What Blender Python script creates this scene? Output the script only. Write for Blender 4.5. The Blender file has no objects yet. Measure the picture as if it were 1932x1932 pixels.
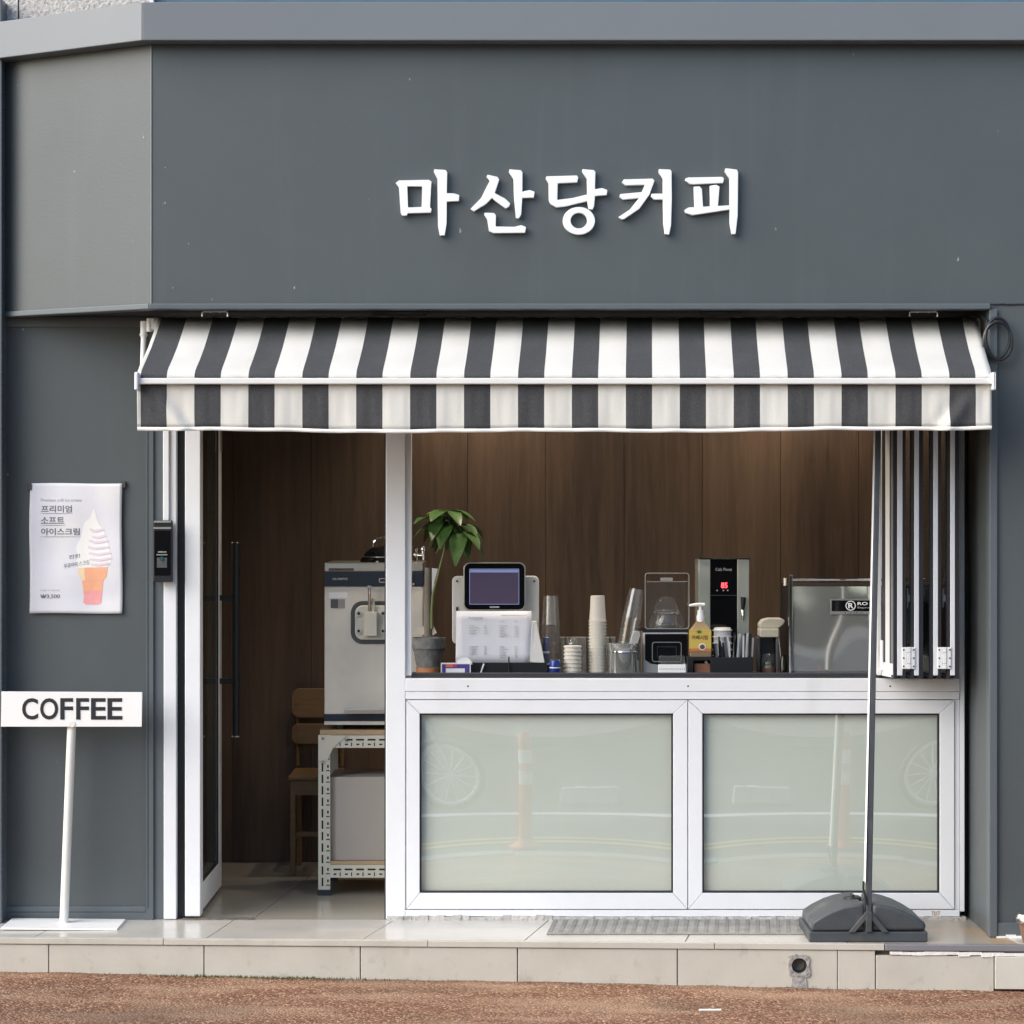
import bpy, math, random
from mathutils import Vector, Matrix

random.seed(7)
sc = bpy.context.scene
COL = sc.collection

# ------------------------------------------------------------------ camera, sky, sun, exposure
CAM_D, CAM_H = 9.3, 1.532           # camera distance from the window plane (y = 0), height over the step
TANH = 0.2069
K = TANH / 966.0
cam_d = bpy.data.cameras.new("camera")
cam = bpy.data.objects.new("camera", cam_d)
COL.objects.link(cam)
cam.location = (0, -CAM_D, CAM_H)
cam.rotation_euler = (math.radians(90), 0, 0)
cam_d.angle = 2 * math.atan(TANH)
cam_d.clip_start = 0.1
cam_d.clip_end = 2000
sc.camera = cam

SUN_AZ, SUN_EL = 57, 34             # degrees left of the facade normal, elevation
sun_dir = Vector((-math.sin(math.radians(SUN_AZ)) * math.cos(math.radians(SUN_EL)),
                  -math.cos(math.radians(SUN_AZ)) * math.cos(math.radians(SUN_EL)),
                  math.sin(math.radians(SUN_EL))))
w = bpy.data.worlds.new("World")
sc.world = w
w.use_nodes = True
nt = w.node_tree
sky = nt.nodes.new("ShaderNodeTexSky")
sky.sky_type = 'NISHITA'
sky.sun_disc = False
sky.sun_elevation = math.radians(SUN_EL)
sky.sun_rotation = math.radians(180 + SUN_AZ)
sky.air_density = 1.0
sky.dust_density = 2.0
sky.ozone_density = 1.0
nt.links.new(sky.outputs[0], nt.nodes["Background"].inputs[0])
nt.nodes["Background"].inputs[1].default_value = 0.15
sl = bpy.data.lights.new("sun", 'SUN')
sl.energy = 1.5
sl.angle = math.radians(60)
sl.color = (0.985, 0.99, 1.0)
so = bpy.data.objects.new("sun", sl)
COL.objects.link(so)
so.location = (-6, -8, 12)
so.rotation_euler = sun_dir.to_track_quat('Z', 'Y').to_euler()
sc.view_settings.view_transform = 'Standard'
sc.view_settings.look = 'None'
sc.view_settings.gamma = 1
sc.view_settings.use_curve_mapping = False
sc.view_settings.exposure = 0.85
sc.cycles.use_denoising = True
sc.cycles.max_bounces = 10
sc.cycles.transparent_max_bounces = 24
sc.cycles.caustics_reflective = False
sc.cycles.caustics_refractive = False

# ------------------------------------------------------------------ helpers
def X(px, y=0.0):
    return (px - 966) * K * (CAM_D + y)
def Z(py, y=0.0):
    return CAM_H - (py - 966) * K * (CAM_D + y)
def L(p, y=0.0):
    return p * K * (CAM_D + y)

MATS = {}
def nodes_of(m):
    return m.node_tree.nodes, m.node_tree.links
def mat(name, col, rough=0.5, metal=0.0, var=0.06, scale=6.0, bump=0.0, bscale=80.0,
        spec=0.5, stretch=(1, 1, 1), coat=0.0, trans=0.0):
    if name in MATS:
        return MATS[name]
    m = bpy.data.materials.new(name)
    m.use_nodes = True
    N, Lk = nodes_of(m)
    b = N["Principled BSDF"]
    b.inputs["Roughness"].default_value = rough
    b.inputs["Metallic"].default_value = metal
    b.inputs["Specular IOR Level"].default_value = spec
    b.inputs["Coat Weight"].default_value = coat
    b.inputs["Transmission Weight"].default_value = trans
    tc = N.new("ShaderNodeTexCoord")
    mp = N.new("ShaderNodeMapping")
    mp.inputs["Scale"].default_value = stretch
    Lk.new(tc.outputs["Object"], mp.inputs["Vector"])
    n1 = N.new("ShaderNodeTexNoise")
    n1.inputs["Scale"].default_value = scale
    n1.inputs["Detail"].default_value = 6
    n1.inputs["Roughness"].default_value = 0.62
    Lk.new(mp.outputs[0], n1.inputs["Vector"])
    cr = N.new("ShaderNodeValToRGB")
    cr.color_ramp.elements[0].position = 0.3
    cr.color_ramp.elements[1].position = 0.7
    cr.color_ramp.elements[0].color = [max(0, c * (1 - var)) for c in col] + [1]
    cr.color_ramp.elements[1].color = [min(1, c * (1 + var)) for c in col] + [1]
    Lk.new(n1.outputs["Fac"], cr.inputs[0])
    Lk.new(cr.outputs[0], b.inputs["Base Color"])
    if bump:
        n2 = N.new("ShaderNodeTexNoise")
        n2.inputs["Scale"].default_value = bscale
        n2.inputs["Detail"].default_value = 5
        Lk.new(mp.outputs[0], n2.inputs["Vector"])
        bp = N.new("ShaderNodeBump")
        bp.inputs["Strength"].default_value = bump
        bp.inputs["Distance"].default_value = 0.01
        Lk.new(n2.outputs["Fac"], bp.inputs["Height"])
        Lk.new(bp.outputs[0], b.inputs["Normal"])
    MATS[name] = m
    return m

def add_layer(m, col, scale, lo, hi, amount, stretch=(1, 1, 1), detail=4, seed=0.0, rough=None):
    """mix COL over the base colour where a stretched noise runs above a threshold (dirt, specks, wear, painted sun patches)"""
    N, Lk = nodes_of(m)
    b = N["Principled BSDF"]
    src = b.inputs["Base Color"].links[0].from_socket
    tc = N.new("ShaderNodeTexCoord")
    mp = N.new("ShaderNodeMapping")
    mp.inputs["Scale"].default_value = stretch
    mp.inputs["Location"].default_value = (seed, seed * 1.7, seed * 0.6)
    Lk.new(tc.outputs["Object"], mp.inputs["Vector"])
    n = N.new("ShaderNodeTexNoise")
    n.inputs["Scale"].default_value = scale
    n.inputs["Detail"].default_value = detail
    Lk.new(mp.outputs[0], n.inputs["Vector"])
    mr = N.new("ShaderNodeMapRange")
    mr.inputs["From Min"].default_value = lo
    mr.inputs["From Max"].default_value = hi
    mr.inputs["To Max"].default_value = amount
    Lk.new(n.outputs["Fac"], mr.inputs["Value"])
    mx = N.new("ShaderNodeMix")
    mx.data_type = 'RGBA'
    Lk.new(mr.outputs[0], mx.inputs["Factor"])
    Lk.new(src, mx.inputs["A"])
    mx.inputs["B"].default_value = (*col, 1)
    Lk.new(mx.outputs["Result"], b.inputs["Base Color"])
    return m

def glass(name, tint=(1, 1, 1), refl=0.06, rough=0.0, dens=0.0):
    """thin pane: see-through, tinted, mirrors by the angle of view"""
    m = bpy.data.materials.new(name)
    m.use_nodes = True
    N, Lk = nodes_of(m)
    N.remove(N["Principled BSDF"])
    out = N["Material Output"]
    tr = N.new("ShaderNodeBsdfTransparent")
    tr.inputs[0].default_value = (*tint, 1)
    gl = N.new("ShaderNodeBsdfGlossy")
    gl.inputs["Roughness"].default_value = rough
    fr = N.new("ShaderNodeFresnel")
    ge = N.new("ShaderNodeNewGeometry")
    mr = N.new("ShaderNodeMapRange")                    # same reflection from either side of a thin pane
    mr.inputs["To Min"].default_value = 1.5
    mr.inputs["To Max"].default_value = 1 / 1.5
    Lk.new(ge.outputs["Backfacing"], mr.inputs["Value"])
    Lk.new(mr.outputs[0], fr.inputs[0])
    ad = N.new("ShaderNodeMath")
    ad.operation = 'ADD'
    ad.use_clamp = True
    ad.inputs[1].default_value = refl
    Lk.new(fr.outputs[0], ad.inputs[0])
    mx = N.new("ShaderNodeMixShader")
    Lk.new(ad.outputs[0], mx.inputs[0])
    Lk.new(tr.outputs[0], mx.inputs[1])
    Lk.new(gl.outputs[0], mx.inputs[2])
    last = mx
    if dens:
        df = N.new("ShaderNodeBsdfDiffuse")
        df.inputs[0].default_value = (0.75, 0.77, 0.76, 1)
        m2 = N.new("ShaderNodeMixShader")
        m2.inputs[0].default_value = dens
        Lk.new(mx.outputs[0], m2.inputs[1])
        Lk.new(df.outputs[0], m2.inputs[2])
        last = m2
    Lk.new(last.outputs[0], out.inputs[0])
    MATS[name] = m
    return m

def emit(name, col, strength):
    m = bpy.data.materials.new(name)
    m.use_nodes = True
    N, Lk = nodes_of(m)
    b = N["Principled BSDF"]
    b.inputs["Base Color"].default_value = (*[c * 0.2 for c in col], 1)
    b.inputs["Emission Color"].default_value = (*col, 1)
    b.inputs["Emission Strength"].default_value = strength
    MATS[name] = m
    return m

class MB:
    def __init__(self):
        self.v, self.f, self.mi = [], [], []
    def face(self, idx, m=0):
        self.f.append(idx); self.mi.append(m)
    def box(self, x0, x1, y0, y1, z0, z1, m=0):
        if x0 > x1: x0, x1 = x1, x0
        if y0 > y1: y0, y1 = y1, y0
        if z0 > z1: z0, z1 = z1, z0
        b = len(self.v)
        self.v += [(x0, y0, z0), (x1, y0, z0), (x1, y1, z0), (x0, y1, z0),
                   (x0, y0, z1), (x1, y0, z1), (x1, y1, z1), (x0, y1, z1)]
        for q in ((3, 2, 1, 0), (4, 5, 6, 7), (0, 1, 5, 4), (1, 2, 6, 5), (2, 3, 7, 6), (3, 0, 4, 7)):
            self.face([b + i for i in q], m)
        return self
    def hull8(self, bot, top, m=0):
        """two quads (counter-clockwise seen from above) as a solid"""
        b = len(self.v)
        self.v += list(bot) + list(top)
        n = len(bot)
        self.face([b + i for i in reversed(range(n))], m)
        self.face([b + n + i for i in range(n)], m)
        for i in range(n):
            j = (i + 1) % n
            self.face([b + i, b + j, b + n + j, b + n + i], m)
        return self
    def poly(self, pts, y0, y1, m=0):
        """outline in x,z (any winding) pushed from y0 (front) to y1"""
        a = sum(pts[i][0] * pts[(i + 1) % len(pts)][1] - pts[(i + 1) % len(pts)][0] * pts[i][1] for i in range(len(pts)))
        if a < 0: pts = pts[::-1]
        b = len(self.v); n = len(pts)
        self.v += [(x, y0, z) for x, z in pts] + [(x, y1, z) for x, z in pts]
        self.face([b + i for i in range(n)], m)
        self.face([b + n + i for i in reversed(range(n))], m)
        for i in range(n):
            j = (i + 1) % n
            self.face([b + j, b + i, b + n + i, b + n + j], m)
        return self
    def ring(self, outer, inner, y0, y1, m=0):
        """a frame between two outlines with as many points each (x,z), pushed in y"""
        b = len(self.v); n = len(outer)
        for y in (y0, y1):
            self.v += [(x, y, z) for x, z in outer] + [(x, y, z) for x, z in inner]
        for i in range(n):
            j = (i + 1) % n
            o0, o1, i0, i1 = b + i, b + j, b + n + i, b + n + j
            O0, O1, I0, I1 = [q + 2 * n for q in (o0, o1, i0, i1)]
            self.face([o0, o1, i1, i0], m); self.face([O1, O0, I0, I1], m)
            self.face([o1, o0, O0, O1], m); self.face([i0, i1, I1, I0], m)
        return self
    def cyl(self, p0, p1, r0, r1=None, n=14, m=0, caps=True):
        if r1 is None: r1 = r0
        p0, p1 = Vector(p0), Vector(p1)
        d = (p1 - p0).normalized()
        a = d.orthogonal().normalized(); c = d.cross(a)
        b = len(self.v)
        for p, r in ((p0, r0), (p1, r1)):
            for i in range(n):
                t = 2 * math.pi * i / n
                self.v.append(tuple(p + a * (r * math.cos(t)) + c * (r * math.sin(t))))
        for i in range(n):
            j = (i + 1) % n
            self.face([b + i, b + j, b + n + j, b + n + i], m)
        if caps:
            self.face([b + i for i in reversed(range(n))], m)
            self.face([b + n + i for i in range(n)], m)
        return self
    def tube(self, pts, r, n=8, m=0, closed=False):
        pts = [Vector(p) for p in pts]
        rr = r if isinstance(r, (list, tuple)) else [r] * len(pts)
        b = len(self.v); k = len(pts)
        prev = None
        for i, p in enumerate(pts):
            if closed:
                d = pts[(i + 1) % k] - pts[i - 1]
            else:
                d = pts[min(i + 1, k - 1)] - pts[max(i - 1, 0)]
            d.normalize()
            if prev is None: a = d.orthogonal().normalized()
            else:
                a = prev - d * prev.dot(d)
                a = a.normalized() if a.length > 1e-6 else d.orthogonal().normalized()
            prev = a; c = d.cross(a)
            for q in range(n):
                t = 2 * math.pi * q / n
                self.v.append(tuple(p + a * (rr[i] * math.cos(t)) + c * (rr[i] * math.sin(t))))
        for i in range(k if closed else k - 1):
            for q in range(n):
                s = (q + 1) % n; i2 = (i + 1) % k
                self.face([b + i * n + q, b + i * n + s, b + i2 * n + s, b + i2 * n + q], m)
        if not closed:
            self.face([b + q for q in reversed(range(n))], m)
            self.face([b + (k - 1) * n + q for q in range(n)], m)
        return self
    def lathe(self, prof, c, n=24, m=0, closed=False):
        """profile of (radius, z) about a vertical axis at c"""
        b = len(self.v); k = len(prof)
        for r, z in prof:
            for i in range(n):
                t = 2 * math.pi * i / n
                self.v.append((c[0] + r * math.cos(t), c[1] + r * math.sin(t), c[2] + z))
        for s in range(k - 1):
            for i in range(n):
                j = (i + 1) % n
                self.face([b + s * n + i, b + s * n + j, b + (s + 1) * n + j, b + (s + 1) * n + i], m)
        if closed:
            self.face([b + i for i in reversed(range(n))], m)
            self.face([b + (k - 1) * n + i for i in range(n)], m)
        return self
    def grid(self, nx, ny, fn, mfn=None):
        b = len(self.v)
        for j in range(ny + 1):
            for i in range(nx + 1):
                self.v.append(tuple(fn(i / nx, j / ny)))
        for j in range(ny):
            for i in range(nx):
                q = b + j * (nx + 1) + i
                self.face([q, q + 1, q + nx + 2, q + nx + 1], mfn(i, j) if mfn else 0)
        return self
    def build(self, name, mats, parent=None, smooth=False, bevel=0.0, seg=2, solid=0.0):
        off = Vector(WLOC.get(parent.name, (0, 0, 0))) if parent else Vector((0, 0, 0))
        me = bpy.data.meshes.new(name)
        me.from_pydata([tuple(Vector(p) - off) for p in self.v], [], self.f)
        if not isinstance(mats, (list, tuple)): mats = [mats]
        for m in mats: me.materials.append(m)
        for p, mi in zip(me.polygons, self.mi):
            p.material_index = mi
            p.use_smooth = bool(smooth)
        me.update()
        return link(name, me, parent, smooth, bevel, seg, solid)

WLOC = {}
def link(name, me, parent=None, smooth=False, bevel=0.0, seg=2, solid=0.0):
    o = bpy.data.objects.new(name, me)
    COL.objects.link(o)
    if parent is not None:
        o.parent = parent
        WLOC[o.name] = WLOC.get(parent.name, (0, 0, 0))
    else:
        WLOC[o.name] = (0, 0, 0)
    if smooth and smooth != 'all':
        try:
            me.set_sharp_from_angle(angle=math.radians(40))
        except Exception:
            pass
    if solid:
        md = o.modifiers.new("thickness", 'SOLIDIFY'); md.thickness = solid; md.offset = 0
    if bevel:
        md = o.modifiers.new("edge", 'BEVEL'); md.width = bevel; md.segments = seg
        md.limit_method = 'ANGLE'; md.angle_limit = math.radians(35)
    return o

def tag(o, label=None, cat=None, group=None, kind=None):
    if label: o["label"] = label
    if cat: o["category"] = cat
    if group: o["group"] = group
    if kind: o["kind"] = kind
    return o
def thing(name, loc, label=None, cat=None, group=None, kind=None):
    o = bpy.data.objects.new(name, None)
    o.empty_display_size = 0.1
    COL.objects.link(o)
    o.location = loc
    WLOC[o.name] = tuple(loc)
    return tag(o, label, cat, group, kind)

def copy_tree(o, delta, parent=None):
    c = o.copy(); COL.objects.link(c)
    if parent is None: c.location = Vector(o.location) + Vector(delta)
    else: c.parent = parent
    for ch in [q for q in bpy.data.objects if q.parent == o]:
        copy_tree(ch, delta, c)
    return c

def text_mesh(s, size, bold=0.0, depth=0.0, align='LEFT', space=1.0):
    cu = bpy.data.curves.new("lettering", 'FONT')
    cu.body = s; cu.size = size; cu.offset = bold; cu.extrude = depth
    cu.align_x = align; cu.space_character = space
    cu.resolution_u = 4
    ob = bpy.data.objects.new("lettering", cu)
    COL.objects.link(ob)
    bpy.context.view_layer.update()
    dg = bpy.context.evaluated_depsgraph_get()
    me = bpy.data.meshes.new_from_object(ob.evaluated_get(dg))
    bpy.data.objects.remove(ob); bpy.data.curves.remove(cu)
    return me
def text(name, s, x0, x1, z0, z1, y, m, parent, bold=0.0, depth=0.0006, yfn=None, shear=0.0):
    """lettering fitted into a rectangle of the x,z plane, facing -y"""
    me = text_mesh(s, 1.0, bold, 0.01)
    xs = [v.co.x for v in me.vertices]; ys = [v.co.y for v in me.vertices]
    if not xs: return None
    ax, bx, ay, by = min(xs), max(xs), min(ys), max(ys)
    off = Vector(WLOC.get(parent.name, (0, 0, 0)))
    for v in me.vertices:
        x = x0 + (v.co.x - ax) / (bx - ax) * (x1 - x0)
        z = z0 + (v.co.y - ay) / (by - ay) * (z1 - z0) + shear * (x - (x0 + x1) / 2)
        yy = (yfn(x, z) if yfn else y) - (depth if v.co.z > 0 else -0.0002)
        v.co = Vector((x, yy, z)) - off
    me.materials.clear(); me.materials.append(m)
    me.update()
    return link(name, me, parent)

def rrect(x0, x1, z0, z1, r, n=5):
    pts = []
    for cx, cz, a0 in ((x1 - r, z0 + r, -90), (x1 - r, z1 - r, 0), (x0 + r, z1 - r, 90), (x0 + r, z0 + r, 180)):
        for i in range(n + 1):
            t = math.radians(a0 + 90 * i / n)
            pts.append((cx + r * math.cos(t), cz + r * math.sin(t)))
    return pts
def prect(x0, x1, y0, y1, d, r=0, n=5):
    """photo rectangle at depth d -> x,z outline"""
    a, b, c, e = X(x0, d), X(x1, d), Z(y1, d), Z(y0, d)
    if r: return rrect(a, b, c, e, L(r, d), n)
    return [(a, c), (b, c), (b, e), (a, e)]

# ------------------------------------------------------------------ materials
GREY = (0.079, 0.092, 0.096)
m_grey = mat("grey_wall_paint", GREY, 0.42, var=0.04, scale=3, bump=0.05, bscale=120)
add_layer(m_grey, (0.17, 0.19, 0.2), 3.0, 0.56, 0.8, 0.1, (4, 4, 0.25), seed=3)
add_layer(m_grey, (0.05, 0.058, 0.06), 1.6, 0.52, 0.8, 0.35, (1, 1, .6), seed=13)
add_layer(m_grey, (0.5, 0.52, 0.54), 34.0, 0.765, 0.785, 0.5, (1, 1, 0.6), 2, seed=9)
m_greyd = mat("grey_frame_paint", (0.10, 0.118, 0.128), 0.38, var=0.05, scale=5)
m_cornice = mat("cornice_paint", (0.172, 0.187, 0.2), 0.34, var=0.03, scale=3)
m_soffit = mat("soffit_board", (0.035, 0.036, 0.038), 0.8, var=0.15)
m_white = mat("white_frame_coating", (0.76, 0.78, 0.80), 0.38, var=0.02, scale=9, bump=0.02, bscale=200)
add_layer(m_white, (0.5, 0.49, 0.47), 5.0, 0.62, 0.85, 0.35, (1, 1, 0.3), seed=5)
m_letter = mat("white_letter_acrylic", (0.86, 0.87, 0.87), 0.35, var=0.01)
m_sign = mat("white_sign_paint", (0.84, 0.835, 0.81), 0.45, var=0.03, scale=8)
m_signold = mat("cream_painted_steel", (0.74, 0.73, 0.67), 0.5, var=0.05, scale=12)
m_black = mat("black_plastic", (0.012, 0.013, 0.016), 0.35, var=0.2)
m_blackg = mat("gloss_black_panel", (0.006, 0.006, 0.008), 0.08, var=0.1)
m_gasket = mat("dark_rubber_gasket", (0.018, 0.019, 0.026), 0.55, var=0.2)
m_dgrey = mat("charcoal_plastic", (0.055, 0.062, 0.068), 0.5, var=0.12, scale=18, bump=0.06, bscale=300)
add_layer(m_dgrey, (0.22, 0.21, 0.19), 9, 0.55, 0.8, 0.35, seed=2)
m_navy = mat("navy_plastic", (0.016, 0.024, 0.042), 0.3, var=0.15)
m_steel = mat("brushed_steel", (0.62, 0.6, 0.56), 0.3, 1.0, var=0.06, scale=10, stretch=(1, 1, 14))
m_mirror = mat("polished_steel", (0.62, 0.63, 0.61), 0.07, 0.78, var=0.04, scale=3, bump=0.035, bscale=2.2)
m_chrome = mat("chrome", (0.85, 0.85, 0.84), 0.06, 1.0, var=0.02)
m_body = mat("satin_machine_panel", (0.66, 0.635, 0.58), 0.38, 0.15, var=0.10, scale=4)
m_dark_cloth = mat("awning_dark_stripe", (0.054, 0.055, 0.057), 0.9, var=0.28, scale=160, bump=0.12, bscale=500)
add_layer(m_dark_cloth, (0.09, 0.09, 0.092), 7, 0.5, 0.8, 0.4, seed=4)
m_light_cloth = mat("awning_white_stripe", (0.78, 0.76, 0.70), 0.9, var=0.03, scale=120, bump=0.1, bscale=500)
add_layer(m_light_cloth, (0.60, 0.56, 0.47), 6, 0.52, 0.85, 0.45, (1, 1, 0.5), seed=6)
def translucent(m, col, fac):
    N, Lk = nodes_of(m); b = N["Principled BSDF"]; out = N["Material Output"]
    tr = N.new("ShaderNodeBsdfTranslucent"); tr.inputs[0].default_value = (*col, 1)
    mx = N.new("ShaderNodeMixShader"); mx.inputs[0].default_value = fac
    Lk.new(b.outputs[0], mx.inputs[1]); Lk.new(tr.outputs[0], mx.inputs[2]); Lk.new(mx.outputs[0], out.inputs[0])
translucent(m_light_cloth, (.8, .78, .72), .18)
m_hem = mat("awning_hem_tape", (0.85, 0.84, 0.80), 0.8, var=0.03)
m_tile = mat("beige_porcelain_tile", (0.55, 0.52, 0.465), 0.22, var=0.05, scale=5, bump=0.02, bscale=90)
add_layer(m_tile, (0.42, 0.395, 0.345), 4, 0.52, 0.75, 0.45, seed=1)
m_riser = mat("riser_stone_tile", (0.50, 0.475, 0.41), 0.55, var=0.05, scale=7, bump=0.06, bscale=150)
add_layer(m_riser, (0.40, 0.375, 0.32), 5, 0.5, 0.75, 0.5, seed=8)
add_layer(m_riser, (0.27, 0.25, 0.21), 28, 0.6, 0.75, 0.35, (1, 1, .7), seed=4)
add_layer(m_tile, (0.33, 0.3, 0.26), 22, 0.62, 0.75, 0.3, seed=14)
m_riser2 = mat("cream_riser_tile", (0.55, 0.53, 0.46), 0.55, var=0.03, scale=7)
m_grout = mat("grout", (0.2, 0.19, 0.17), 0.9, var=0.2, scale=30)
m_rust = mat("rusty_tile", (0.31, 0.29, 0.25), 0.3, var=0.1, scale=6)
add_layer(m_rust, (0.50, 0.27, 0.07), 6, 0.45, 0.62, 0.75, (1, 3, 1), seed=2)
m_caulk = mat("white_caulk", (0.82, 0.81, 0.78), 0.7, var=0.04, scale=30, bump=0.3, bscale=60)
m_trim = mat("grey_metal_edge", (0.24, 0.24, 0.25), 0.4, 0.3, var=0.05)
m_concrete = mat("exposed_aggregate", (0.50, 0.475, 0.44), 0.85, var=0.5, scale=75, bump=0.6, bscale=90)
m_wood = None
m_orange = mat("terracotta", (0.45, 0.2, 0.09), 0.7, var=0.15)
m_paper = mat("white_paper", (0.8, 0.8, 0.84), 0.7, var=0.015)
m_ink = mat("dark_print", (0.012, 0.013, 0.018), 0.6, var=0.1)
m_ink2 = mat("grey_print", (0.17, 0.175, 0.19), 0.7, var=0.1)
m_ink3 = mat("pale_grey_print", (0.48, 0.48, 0.5), 0.7, var=0.05)
m_cupw = mat("paper_cup", (0.66, 0.63, 0.55), 0.7, var=0.03)
m_blue = mat("blue_can", (0.02, 0.05, 0.24), 0.25, 0.4, var=0.15)
m_yellow = mat("yellow_label", (0.58, 0.43, 0.09), 0.45, var=0.08)
m_brown = mat("brown_box", (0.22, 0.1, 0.055), 0.7, var=0.2, scale=30)
m_chairw = mat("honey_plywood", (0.185, 0.112, 0.05), 0.45, var=0.12, scale=14, stretch=(1, 1, 6))
m_ply = mat("plywood_board", (0.45, 0.33, 0.2), 0.6, var=0.12, scale=14, stretch=(1, 6, 6))
m_rack = mat("cream_slotted_steel", (0.62, 0.615, 0.53), 0.45, var=0.03)
m_hole = mat("slot_shadow_gap", (0.02, 0.02, 0.018), 0.9)
m_box = mat("grey_board", (0.42, 0.39, 0.355), 0.8, var=0.03)
m_stone = mat("grey_pot_cement", (0.17, 0.175, 0.175), 0.8, var=0.35, scale=30, bump=0.3)
m_leaf = mat("glossy_leaf", (0.06, 0.125, 0.035), 0.35, var=0.35, scale=20)
m_leaf2 = mat("young_leaf", (0.16, 0.26, 0.04), 0.35, var=0.2, scale=20)
m_stem = mat("green_stem", (0.15, 0.17, 0.06), 0.6, var=0.2)
m_bark = mat("brown_bark", (0.13, 0.11, 0.09), 0.85, var=0.3, scale=25)
glass("clear_glass", (0.93, 0.96, 0.94), 0.03)
glass("door_glass", (0.80, 0.86, 0.83), 0.10)
glass("clear_plastic", (0.95, 0.96, 0.96), 0.07, 0.05, 0.045)
glass("pane_outer_glass", (0.98, 0.99, 0.985), 0.17)
glass("frosty_plastic", (0.85, 0.86, 0.85), 0.05, 0.1, 0.35)

def make_wood():
    m = bpy.data.materials.new("dark_walnut_veneer"); m.use_nodes = True
    N, Lk = nodes_of(m); b = N["Principled BSDF"]
    b.inputs["Roughness"].default_value = 0.5
    tc = N.new("ShaderNodeTexCoord"); mp = N.new("ShaderNodeMapping")
    mp.inputs["Scale"].default_value = (1, 1, 0.06)
    Lk.new(tc.outputs["Object"], mp.inputs["Vector"])
    oi = N.new("ShaderNodeObjectInfo")
    ad = N.new("ShaderNodeVectorMath"); ad.operation = 'ADD'
    sc_ = N.new("ShaderNodeVectorMath"); sc_.operation = 'SCALE'
    sc_.inputs["Scale"].default_value = 9.0
    Lk.new(oi.outputs["Random"], sc_.inputs[0])
    Lk.new(mp.outputs[0], ad.inputs[0]); Lk.new(sc_.outputs[0], ad.inputs[1])
    n1 = N.new("ShaderNodeTexNoise"); n1.inputs["Scale"].default_value = 38; n1.inputs["Detail"].default_value = 8
    n1.inputs["Roughness"].default_value = 0.7; n1.inputs["Distortion"].default_value = 0.4
    Lk.new(ad.outputs[0], n1.inputs["Vector"])
    n2 = N.new("ShaderNodeTexNoise"); n2.inputs["Scale"].default_value = 6; n2.inputs["Detail"].default_value = 3
    Lk.new(ad.outputs[0], n2.inputs["Vector"])
    mx = N.new("ShaderNodeMath"); mx.operation = 'ADD'
    Lk.new(n1.outputs["Fac"], mx.inputs[0]); Lk.new(n2.outputs["Fac"], mx.inputs[1])
    cr = N.new("ShaderNodeValToRGB")
    cr.color_ramp.elements[0].position = 0.36; cr.color_ramp.elements[1].position = 0.66
    cr.color_ramp.elements[0].color = (0.050, 0.031, 0.021, 1)
    cr.color_ramp.elements[1].color = (0.135, 0.088, 0.058, 1)
    hf = N.new("ShaderNodeMath"); hf.operation = 'MULTIPLY'; hf.inputs[1].default_value = 0.5
    Lk.new(mx.outputs[0], hf.inputs[0]); Lk.new(hf.outputs[0], cr.inputs[0])
    Lk.new(cr.outputs[0], b.inputs["Base Color"])
    bp = N.new("ShaderNodeBump"); bp.inputs["Strength"].default_value = 0.1; bp.inputs["Distance"].default_value = 0.004
    Lk.new(n1.outputs["Fac"], bp.inputs["Height"]); Lk.new(bp.outputs[0], b.inputs["Normal"])
    return m
m_wood = make_wood()

def make_pavement():
    m = bpy.data.materials.new("red_brown_granular_paving"); m.use_nodes = True
    N, Lk = nodes_of(m); b = N["Principled BSDF"]
    b.inputs["Roughness"].default_value = 0.9
    tc = N.new("ShaderNodeTexCoord")
    v = N.new("ShaderNodeTexVoronoi"); v.inputs["Scale"].default_value = 120
    Lk.new(tc.outputs["Object"], v.inputs["Vector"])
    cr = N.new("ShaderNodeValToRGB")
    e = cr.color_ramp.elements
    e[0].position = 0.0; e[0].color = (0.10, 0.046, 0.026, 1)
    e[1].position = 1.0; e[1].color = (0.50, 0.32, 0.20, 1)
    e2 = e.new(0.45); e2.color = (0.215, 0.098, 0.052, 1)
    e3 = e.new(0.8); e3.color = (0.29, 0.145, 0.078, 1)
    sp = N.new("ShaderNodeSeparateColor")
    Lk.new(v.outputs["Color"], sp.inputs[0])
    Lk.new(sp.outputs[0], cr.inputs[0])
    Lk.new(cr.outputs[0], b.inputs["Base Color"])
    bp = N.new("ShaderNodeBump"); bp.inputs["Strength"].default_value = 0.7; bp.inputs["Distance"].default_value = 0.006
    bp.invert = True
    Lk.new(v.outputs["Distance"], bp.inputs["Height"]); Lk.new(bp.outputs[0], b.inputs["Normal"])
    add_layer(m, (0.41, 0.265, 0.165), 2.6, 0.46, 0.66, 0.65, (0.9, 2.4, 1), 6, seed=3.3)  # pale bands put dappled sunlight into the paving colour
    add_layer(m, (0.12, 0.085, 0.055), 1.7, 0.52, 0.72, 0.5, (0.8, 2.2, 1), 5, seed=7.1)
    return m
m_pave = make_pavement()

# ------------------------------------------------------------------ ground, street, far side
def yf(x):                      # front edge of the step (runs slightly askew to the facade)
    return -0.473 - 0.0425 * x
def gz(x, y):                   # sidewalk height
    return -0.143 - 0.010 * max(-4, min(4, x)) + 0.03 * (y + 0.45)

b = MB(); b.box(-400, 400, -400, 400, -0.9, -0.47)
tag(b.build("ground", mat("bare_earth", (0.16, 0.14, 0.1), 0.95, var=0.2, scale=0.5)), kind="structure")

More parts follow.
